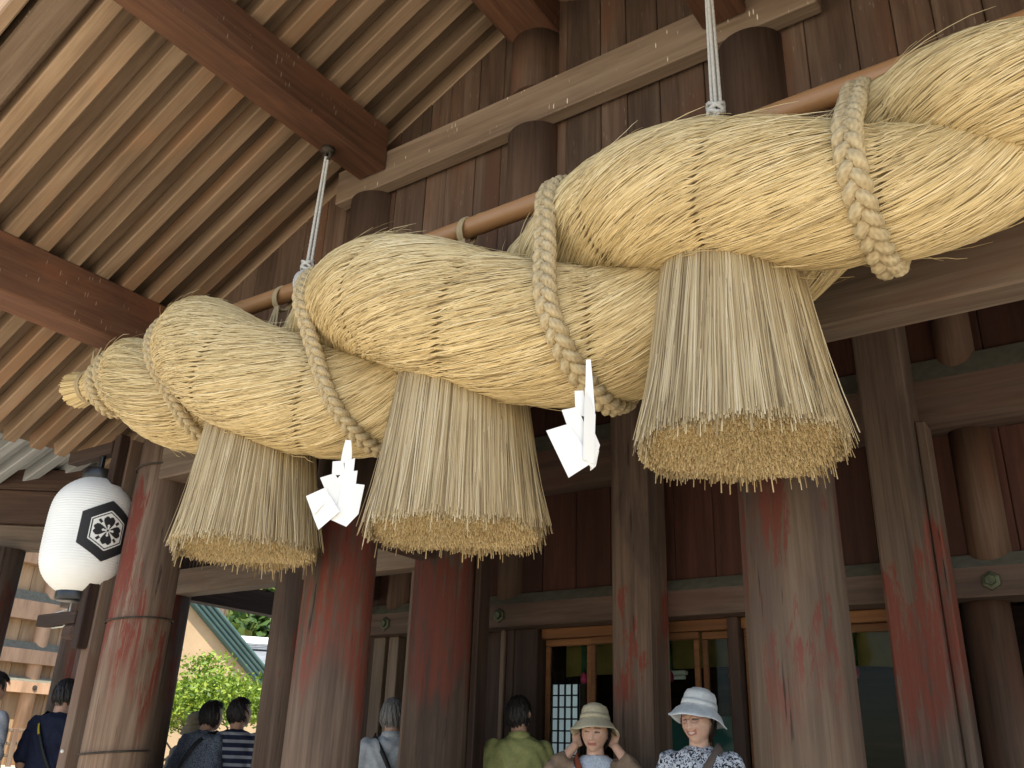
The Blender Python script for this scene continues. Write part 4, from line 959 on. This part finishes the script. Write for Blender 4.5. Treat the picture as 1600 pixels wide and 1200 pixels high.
M['trouser'] = fabric('dark trouser cloth', (0.02, 0.02, 0.025), (0.03, 0.03, 0.036)); M['shoe'] = plain('dark shoe leather', (0.02, 0.016, 0.014), None, 8, 0.5)
def hand(w, dirv, up, s, side, curl=0.5):
    """hand at wrist w pointing along dirv; palm normal up"""
    d = np.array(dirv, float); d /= np.linalg.norm(d); u = np.array(up, float); u -= d*(u@d); u /= np.linalg.norm(u); r = np.cross(d, u)*side
    w = np.array(w, float); out = []
    for k in np.linspace(-1, 1, 4): out.append(chain([w, w+d*0.045*s+r*k*0.018*s, w+d*0.085*s+r*k*0.028*s], [0.019*s, 0.015*s, 0.0115*s], 8, 3))
    for k, (o, l) in enumerate(((-0.028, 0.066), (-0.0095, 0.076), (0.0095, 0.070), (0.028, 0.055))):
        b = w + d*0.085*s + r*o*s; p = [b]; q = d.copy(); c = 0.0
        for seg in (0.45, 0.32, 0.23):
            c += curl*0.55; q = d*math.cos(c) - u*math.sin(c); p.append(p[-1] + q*l*seg*s)
        out.append(chain(p, [0.0095*s, 0.0088*s, 0.008*s, 0.007*s], 8, 2))
    b = w + d*0.025*s - r*0.02*s; q = d*0.7 - r*0.7 - u*0.25
    out.append(chain([b, b+q*0.035*s, b+q*0.035*s+(d*0.85-r*0.3-u*0.3)*0.045*s], [0.0125*s, 0.0105*s, 0.008*s], 8, 3))
    return out
TORSO = [(0.76, 0.135, 0.10, 0.0), (0.86, 0.165, 0.122, -0.008), (0.98, 0.142, 0.108, 0.0), (1.1, 0.152, 0.113, 0.006), (1.22, 0.168, 0.112, 0.004), (1.285, 0.168, 0.095, -0.006), (1.325, 0.125, 0.075, -0.012), (1.345, 0.07, 0.06, -0.014)]
def strap(t, mat, A, side=1, w=0.034, zt=1.34, name='bag_strap', fat=1.0, zlo=0.90, seg=None, out=0.0):
    tt = np.linspace(0, 2*PI, 64, endpoint=False); zc = (zt+zlo)/2; hz = (zt-zlo)/2
    x = side*0.115*np.cos(tt); z = zc + hz*np.cos(tt); wd = np.interp(z, [r[0] for r in TORSO], [r[2] for r in TORSO])*fat + 0.042 + out
    y = np.sin(tt)*wd*np.sqrt(np.clip(1-(x/0.25)**2, 0, 1)); y = np.sign(np.sin(tt))*np.abs(np.sin(tt))**0.6*wd
    z = z + 0.02*np.exp(-((tt)/0.3)**2)
    P = np.stack([x, y, z], 1); T = np.roll(P, -1, 0)-np.roll(P, 1, 0); T /= np.linalg.norm(T, axis=1)[:, None]
    O = P-np.array([0, 0, zc]); O[:, 2] *= 0.25; O -= T*np.sum(O*T, 1)[:, None]; O /= np.linalg.norm(O, axis=1)[:, None]; S = np.cross(T, O)
    V = np.concatenate([P+S*w/2, P-S*w/2, P-S*w/2+O*0.004, P+S*w/2+O*0.004]); n = 64
    F = [(a*n+i, b*n+i, b*n+(i+1) % n, a*n+(i+1) % n) for i in (range(n) if seg is None else range(*seg)) for a, b in ((0, 1), (1, 2), (2, 3), (3, 0))]
    return link(name, np_mesh(name, A(V), F, mat, True), t, wl(t))
def person(label, xy, h, psi, shirt, hair='hair_black', hairstyle='short', head=(0, 0, 0), arms=None, sleeve=0.5, jacket=None, hat=None, straps=(), lean=0.0, vox=0.0095, skin=(0.42, 0.24, 0.155), fat=1.0, smile=0.0, trousers='trouser', glasses=False, collar=False, z0=0.002):
    t = thing('person', (xy[0], xy[1], z0), label, 'person', 'visitors at the shrine')
    s = h/1.6; cp, sp = math.cos(psi), math.sin(psi); cl, sl_ = math.cos(lean), math.sin(lean)
    def A(V, do_lean=True):
        V = np.array(V, float)
        if do_lean:
            m = V[:, 2] > 0.86; y, z = V[:, 1].copy(), V[:, 2].copy(); w = np.clip((z-0.86)/0.15, 0, 1)
            y2 = y*cl + (z-0.86)*sl_; z2 = 0.86 + (z-0.86)*cl - y*sl_
            V[:, 1] = np.where(m, y+(y2-y)*w, y); V[:, 2] = np.where(m, z+(z2-z)*w, z)
        x, y = V[:, 0]*s, V[:, 1]*s
        return np.stack([x*sp + y*cp, -x*cp + y*sp, V[:, 2]*s], 1)
    HC = np.array([0, 0.018, 1.482])
    Rh = np.array((Matrix.Rotation(head[0], 3, 'Z') @ Matrix.Rotation(-head[1], 3, 'X') @ Matrix.Rotation(head[2], 3, 'Y')))
    def hd(V): return (np.asarray(V)*np.array([1, 1, 1]))@Rh.T + HC
    tor = [(z, w*fat, d*fat, o) for z, w, d, o in TORSO]
    arms = arms or {}
    dflt = {-1: [(-0.165, -0.008, 1.272), (-0.225, -0.03, 1.03), (-0.225, 0.07, 0.82)], 1: [(0.165, -0.008, 1.272), (0.225, -0.03, 1.03), (0.225, 0.07, 0.82)]}
    ar = {k: [np.array(p) for p in arms.get(k, dflt[k])] for k in (-1, 1)}
    hv, hf = head_mesh(smile)
    parts = [(hd(hv), hf), rings(tor), chain([(0, -0.012, 1.30), (0, -0.006, 1.37), HC+np.array([0, -0.018, -0.05])], [0.062, 0.054, 0.050], 18)]
    for k in (-1, 1):
        a = ar[k]; parts.append(chain(a[:3], [0.048, 0.039, 0.027]))
        fd = a[2]-a[1]; parts += hand(a[2], fd*0.8 + (a[3] if len(a) > 3 else 0), a[4] if len(a) > 4 else (-k, 0.2, 0), 1.0, k)
        parts.append(chain([(k*0.085, 0, 0.82), (k*0.092, 0.012, 0.46), (k*0.095, -0.01, 0.10)], [0.085, 0.058, 0.038])); parts.append(chain([(k*0.095, -0.03, 0.035), (k*0.1, 0.13, 0.025)], [0.035, 0.026]))
    V, F = merge(parts); me = remesh(A(V), F, vox*s, 1)
    # paint the face where lips, brows and eyes are
    co = get_co(me)/s; x = co[:, 0]*sp - co[:, 1]*cp; y = co[:, 0]*cp + co[:, 1]*sp; q = np.stack([x, y, co[:, 2]], 1)
    if lean:
        yy = q[:, 1]*cl - (q[:, 2]-0.86)*sl_; zz = 0.86 + (q[:, 2]-0.86)*cl + q[:, 1]*sl_; q = np.stack([q[:, 0], yy, zz], 1)
    hl = (q-HC)@Rh
    colr = np.tile(np.array(skin+(1.0,)), (len(co), 1)); fr = (hl[:, 1] > 0.045) & (hl[:, 2] > -0.12)
    ax = np.abs(hl[:, 0]); hz = hl[:, 2]
    def paint(mask, c, a=1.0): colr[mask, :3] = colr[mask, :3]*(1-a) + np.array(c)*a
    mz = -0.0535 + 0.007*(ax/0.026)**2*smile
    paint(fr & (ax < 0.042) & (np.abs(hz+0.022) < 0.02) & (ax > 0.022), (0.46, 0.20, 0.13), 0.35)
    paint(fr & (ax < 0.025+0.004*smile) & (np.abs(hz-mz) < 0.0085+0.003*smile), (0.30, 0.085, 0.07), 0.85)
    if smile > 0.5: paint(fr & (ax < 0.017) & (np.abs(hz-mz) < 0.0045), (0.62, 0.56, 0.48), 0.8)
    paint(fr & (np.abs(ax-0.031) < 0.019) & (np.abs(hz-0.037-0.1*(0.03-ax)) < 0.0045), (0.06, 0.045, 0.035), 0.65)
    paint(fr & (np.abs(ax-0.031) < 0.016) & (np.abs(hz-0.0145) < 0.0042), (0.03, 0.02, 0.018), 0.9)
    a_ = me.attributes.new('col', 'FLOAT_COLOR', 'POINT'); a_.data.foreach_set('color', colr.astype(np.float32).ravel()); me.materials.append(M['skin'])
    link('body', me, t, (xy[0], xy[1], z0))
    def cloth(name, parts, mat, vx=0.012, wr=0.006, cut=None):
        V, F = merge(parts); m2 = remesh(A(V), F, vx*s, 2); c = get_co(m2)
        nn = np.zeros(len(c)*3, np.float32); m2.vertices.foreach_get('normal', nn); nn = nn.reshape(-1, 3)
        w = np.sin(c[:, 2]*46+np.sin(c[:, 0]*31)*2.2+c[:, 1]*24)*np.sin(c[:, 0]*27+c[:, 1]*38+c[:, 2]*12)
        c = c + nn*(wr*w)[:, None]; set_co(m2, c)
        if cut:
            c = c/s; lx = c[:, 0]*sp - c[:, 1]*cp; ly = c[:, 0]*cp + c[:, 1]*sp; kill = cut(lx, ly, c[:, 2])
            b = bmesh.new(); b.from_mesh(m2); b.verts.ensure_lookup_table(); bmesh.ops.delete(b, geom=[b.verts[i] for i in np.nonzero(kill)[0]], context='VERTS'); b.to_mesh(m2); b.free()
        m2.materials.append(mat); m2.polygons.foreach_set('use_smooth', np.ones(len(m2.polygons), bool)); return link(name, m2, t, (xy[0], xy[1], z0))
    def top(inf, sl, zlo=0.80):
        rs = [(max(z, zlo) if z < zlo+0.01 else z, w+inf, d+inf, o) for z, w, d, o in tor if z < 1.33]
        rs = [(zlo-0.02, rs[0][1]+0.012, rs[0][2]+0.012, 0)] + rs[1:]; rs.append((1.335, 0.108*fat, 0.078*fat, -0.012)); rs.append((1.358, 0.073, 0.064, -0.012))
        ps = [rings(rs)]
        for k in (-1, 1):
            a = ar[k]; e1 = min(sl, 0.5)*2; e2 = max(0, sl-0.5)*2
            pts = [a[0], a[0]+(a[1]-a[0])*e1]; rd = [0.056+inf*0.7, 0.045+inf*0.8]
            if e2 > 0: pts.append(a[1]+(a[2]-a[1])*e2); rd.append(0.034+inf*0.7)
            ps.append(chain(pts, rd))
        return ps
    if jacket:
        cloth('shirt', top(0.010, 0.2), M[shirt], 0.012, 0.002)
        cloth('jacket', top(0.027, 0.78, 0.74), M[jacket], 0.012, 0.007, lambda lx, ly, lz: (ly > 0.03) & (np.abs(lx-0.012) < 0.028+0.10*np.clip((lz-0.95)/0.45, 0, 1)) & (lz < 1.36))
    else: cloth('shirt', top(0.018, sleeve), M[shirt])
    cloth('trousers', [rings([(0.70, 0.15, 0.115, 0), (0.80, 0.17, 0.13, -0.006), (0.93, 0.15, 0.118, 0)])] + [chain([(k*0.088, 0, 0.82), (k*0.093, 0.012, 0.46), (k*0.096, -0.008, 0.09)], [0.10, 0.076, 0.062]) for k in (-1, 1)], M[trousers])
    for k in (-1, 1):
        V, F = chain([(k*0.096, -0.045, 0.042), (k*0.1, 0.05, 0.042), (k*0.105, 0.15, 0.034)], [0.042, 0.044, 0.034], 12)
        link('shoe', np_mesh('shoe', A(V), F, M['shoe'], True), t, (xy[0], xy[1], z0))
    if collar:
        a = np.linspace(0, 2*PI, 36, endpoint=False); V = np.concatenate([np.stack([r*np.cos(a), r*0.95*np.sin(a)-0.012, z+0.012*np.sin(a+PI)+0*a], 1) for r, z in ((0.082, 1.335), (0.070, 1.375), (0.067, 1.375), (0.076, 1.33))])
        n = 36; F = [(q*n+i, ((q+1) % 4)*n+i, ((q+1) % 4)*n+(i+1) % n, q*n+(i+1) % n) for q in range(4) for i in range(n)]
        link('collar', np_mesh('collar', A(V), F, M[shirt], True), t, (xy[0], xy[1], z0))
    # hair: a shaggy cap of overlapping locks
    na, nb = 60, 40; V = []; keep = []
    th = np.linspace(0, 2*PI, na, endpoint=False); ph = np.linspace(-1.15, PI/2-0.02, nb)
    PH, TH = np.meshgrid(ph, th, indexing='ij'); dx, dy, dz = np.cos(PH)*np.cos(TH), np.cos(PH)*np.sin(TH), np.sin(PH)
    lowcut = {'short': -0.35, 'bob': -0.72, 'crop': -0.42}[hairstyle]
    jit = 0.004*np.sin(TH*17+PH*3)+0.003*np.sin(TH*31+1.3)
    gr = 1.0 + (0.10 if hairstyle != 'crop' else 0.045)
    low = np.clip(-dz, 0, 1)
    x = 0.0755*dx*gr + jit*dx; y = 0.098*dy*gr + jit*dy; y = np.where(dy < 0, y*(1-0.25*low**1.3), y); z = 0.115*dz*(1.075 if hairstyle != 'crop' else 1.04) + 0.004
    face = (dy > 0.12) & (z < 0.062 + 0.012*np.sin(TH*9)) ; face |= (dz < lowcut) | ((np.abs(dx) > 0.62) & (dy > -0.15) & (z < (0.0 if hairstyle != 'bob' else -0.07)))
    if hat: face |= z > 0.05
    V = np.stack([x, y, z], -1).reshape(-1, 3); ok = ~face
    F = [(i*na+k, i*na+(k+1) % na, (i+1)*na+(k+1) % na, (i+1)*na+k) for i in range(nb-1) for k in range(na) if ok[i, k] and ok[i, (k+1) % na] and ok[i+1, k] and ok[i+1, (k+1) % na]]
    if not hat: F.append(tuple((nb-1)*na+k for k in range(na)))
    Vi = V*0.93; base_n = len(V)
    # locks standing proud
    n = 420; ii = RNG.integers(0, nb-6, n*3); kk = RNG.integers(0, na, n*3); sel = ok[ii, kk] & ok[np.clip(ii+3, 0, nb-1), kk]; ii, kk = ii[sel][:n], kk[sel][:n]; n = len(ii)
    G = np.stack([x, y, z], -1); K = 5; P = np.stack([G[np.clip(ii+5-int(2.2*j), 0, nb-1), kk]*(1.01+0.012*j) for j in range(K)], 1)
    P = P + RNG.normal(0, 0.0025, (n, K, 3)); P[:, -1, 2] -= 0.004
    if hat: P[..., 2] = np.minimum(P[..., 2], 0.05)
    D = P/np.linalg.norm(P, axis=-1, keepdims=True); W = np.repeat(RNG.uniform(0.006, 0.012, n)[:, None], K, 1); W[:, -1] *= 0.3
    V2, F2 = ribbons(P, D, W, 0.3)
    VV, FF = merge([(V, F), (V2, [tuple(f) for f in F2])])
    link('hair', np_mesh('hair', A(hd(VV)), FF, M[hair], True), t, (xy[0], xy[1], z0))
    if hat:
        mat, tilt, brim, droop = hat; n = 60; prof = [(0.002, 0.142), (0.055, 0.139), (0.078, 0.129), (0.088, 0.108), (0.094, 0.07), (0.098, 0.045), (0.125, 0.02+0.3*droop), (0.098+brim*0.75, -0.006), (0.10+brim, -droop), (0.098+brim, -droop-0.004), (0.098+brim*0.7, -0.012), (0.105, 0.036), (0.090, 0.06), (0.082, 0.11), (0.05, 0.145)]
        a = np.linspace(0, 2*PI, n, endpoint=False); V = []
        for r, z in prof:
            wv = np.clip((r-0.10)/0.08, 0, 1); V.append(np.stack([r*0.93*np.cos(a), r*1.08*np.sin(a), z+0.024+wv*(0.010*np.sin(3*a+0.7)+0.006*np.sin(5*a))], 1))
        V = np.concatenate(V); F = [(i*n+k, i*n+(k+1) % n, (i+1)*n+(k+1) % n, (i+1)*n+k) for i in range(len(prof)-1) for k in range(n)]
        F.append(tuple(range(n))); 
        Rt = np.array(Matrix.Rotation(tilt[0], 3, 'X') @ Matrix.Rotation(tilt[1], 3, 'Y')); V = V@Rt.T
        ho = link('hat', np_mesh('hat', A(hd(V)), F, M[mat], True), t, (xy[0], xy[1], z0))
        bz = [(0.0955, 0.062), (0.0995, 0.05), (0.0985, 0.062)]; 
        V = np.concatenate([np.stack([r*0.935*np.cos(a)*1.02, r*1.085*np.sin(a)*1.02, z+0.024+0*a], 1) for r, z in ((0.0945, 0.078), (0.0985, 0.05), (0.0960, 0.05), (0.0925, 0.078))])@Rt.T
        F = [(q*n+i, ((q+1) % 4)*n+i, ((q+1) % 4)*n+(i+1) % n, q*n+(i+1) % n) for q in range(4) for i in range(n)]
        link('hat_band', np_mesh('hat_band', A(hd(V)), F, M[mat], True), ho, (xy[0], xy[1], z0))
    if glasses:
        ps = []
        for k in (-1, 1):
            a = np.linspace(0, 2*PI, 25)[:-1]; ps.append(tube(np.stack([k*0.032+0.023*np.cos(a), 0.100-0.012*np.abs(np.cos(a))*(np.cos(a)*k > 0), 0.013+0.017*np.sin(a)], 1), 0.0014, 6, closed=True))
            ps.append(tube([(k*0.056, 0.088, 0.016), (k*0.072, 0.05, 0.018), (k*0.078, -0.01, 0.016)], 0.0016, 6))
        ps.append(tube([(-0.009, 0.103, 0.016), (0.009, 0.103, 0.016)], 0.0016, 6)); V, F = merge(ps)
        link('glasses', np_mesh('glasses', A(hd(V)), F, M['glassframe'], True), t, (xy[0], xy[1], z0))
    for kw in straps: strap(t, A=A, **kw)
    return t
M['glassframe'] = plain('pink brown spectacle frame', (0.30, 0.13, 0.12), None, 8, 0.3)
M['navy'] = fabric('navy polo cloth', (0.008, 0.010, 0.022), (0.014, 0.017, 0.034)); M['greyshirt'] = fabric('pale grey shirt cloth', (0.30, 0.32, 0.33), (0.36, 0.38, 0.39))
M['greenshirt'] = fabric('olive green shirt cloth', (0.27, 0.28, 0.105), (0.33, 0.34, 0.135)); M['jacket'] = fabric('tan brown jacket cloth', (0.20, 0.14, 0.095), (0.25, 0.18, 0.125))
M['inner'] = fabric('pale blue lace', (0.55, 0.60, 0.66), (0.40, 0.46, 0.54), kind='speck'); M['leopard'] = fabric('black and white patterned blouse', (0.02, 0.022, 0.03), (0.56, 0.60, 0.66), kind='leopard')
M['bluegrey'] = fabric('blue grey speckled top', (0.05, 0.06, 0.08), (0.14, 0.16, 0.20), kind='speck'); M['stripes'] = fabric('navy and grey striped tee', (0.016, 0.02, 0.04), (0.24, 0.25, 0.27), kind='stripe')
M['hat_beige'] = fabric('beige hat cotton', (0.46, 0.42, 0.29), (0.52, 0.47, 0.34)); M['hat_white'] = fabric('pale blue white hat cotton', (0.55, 0.60, 0.63), (0.64, 0.68, 0.70)); M['hat_khaki'] = fabric('khaki hat cotton', (0.22, 0.18, 0.11), (0.27, 0.22, 0.14))
M['palegrey'] = fabric('light grey checked shirt', (0.24, 0.25, 0.27), (0.32, 0.33, 0.35)); M['khakishirt'] = fabric('khaki shirt cloth', (0.2, 0.17, 0.12), (0.26, 0.22, 0.16))
M['strap_red'] = plain('red brown leather strap', (0.20, 0.05, 0.025), None, 9, 0.5); M['strap_black'] = plain('black strap', (0.01, 0.01, 0.011), None, 9, 0.6); M['strap_grey'] = plain('grey brown strap', (0.13, 0.10, 0.085), None, 9, 0.6); M['strap_yellow'] = plain('yellow camera strap', (0.40, 0.30, 0.02), None, 9, 0.6)
def facing(x, y, turn=0.0): return math.atan2(-y, -x) + turn    # towards the place the photograph was taken, plus a turn
x, y = -2.02, 4.57
person('woman in pale sun hat and black and white patterned blouse, smiling', (x, y), 1.535, facing(x, y, -0.25), 'leopard', 'hair_brown', 'bob', head=(-0.22, 0.08, 0.05), sleeve=0.72, hat=('hat_white', (0.26, -0.14), 0.062, 0.02), straps=(dict(mat=M['strap_grey'], side=-1, w=0.05),), smile=1.0, glasses=True, vox=0.0058, skin=(0.55, 0.345, 0.25), fat=1.08)
x, y = -2.716, 4.725
person('woman in beige sun hat and tan jacket with both hands at her hat', (x, y), 1.475, facing(x, y, -0.10), 'inner', 'hair_black', 'bob', head=(-0.12, 0.12, -0.05), jacket='jacket', hat=('hat_beige', (0.30, 0.08), 0.062, 0.02), straps=(dict(mat=M['strap_red'], side=1, w=0.045),),
       arms={-1: [(-0.160, 0.0, 1.275), (-0.285, 0.11, 1.215), (-0.128, 0.0, 1.405), (0.05, -0.08, 0.05), (0.1, 1, 0)], 1: [(0.160, 0.0, 1.275), (0.285, 0.11, 1.215), (0.128, 0.0, 1.405), (-0.05, -0.08, 0.05), (-0.1, 1, 0)]}, vox=0.0058, skin=(0.54, 0.335, 0.24), smile=0.2)
x, y = -3.53, 5.15
person('man in olive green shirt standing with his back turned by the doors', (x, y), 1.60, facing(x, y, PI+0.15), 'greenshirt', 'hair_black', 'crop', head=(-0.5, -0.15, 0), collar=True, sleeve=0.5, fat=1.08)
x, y = -4.45, 4.95
person('grey haired man in pale grey shirt with a black shoulder strap', (x, y), 1.58, facing(x, y, PI+0.1), 'greyshirt', 'hair_grey', 'crop', head=(-0.35, -0.2, 0), collar=True, sleeve=0.5, straps=(dict(mat=M['strap_black'], side=-1, w=0.03),), fat=1.05)
x, y = -6.40, 5.20
person('woman in navy and grey striped tee looking down', (x, y), 1.62, facing(x, y, PI-0.35), 'stripes', 'hair_black', 'short', head=(-0.55, -0.45, 0), sleeve=0.42, lean=0.08)
x, y = -6.62, 5.0
person('woman in blue grey speckled top with a dark shoulder strap, stooping', (x, y), 1.60, facing(x, y, PI-0.75), 'bluegrey', 'hair_black', 'bob', head=(-0.2, -0.3, 0), sleeve=0.6, lean=0.20, straps=(dict(mat=M['strap_black'], side=1, w=0.03),))
x, y = -7.25, 5.45
person('visitor in khaki hat half hidden behind the stooping woman', (x, y), 1.48, facing(x, y, PI-0.6), 'khakishirt', 'hair_black', 'short', head=(0, -0.3, 0), hat=('hat_khaki', (0.0, 0.0), 0.06, 0.03))
x, y = -7.37, 4.23
person('man in navy polo with a dark camera strap, back turned', (x, y), 1.70, facing(x, y, PI-0.55), 'navy', 'hair_black', 'crop', head=(-0.1, -0.12, 0), sleeve=0.45, straps=(dict(mat=M['strap_black'], side=-1, w=0.024), dict(mat=M['strap_yellow'], side=-1, w=0.018, seg=(52, 56), out=0.006, name='strap_tag')), fat=1.08)
x, y = -7.66, 3.78
person('man in light grey checked shirt cut off beside the side gate', (x, y), 1.72, facing(x, y, PI-0.9), 'palegrey', 'hair_black', 'short', sleeve=0.5, fat=1.05)
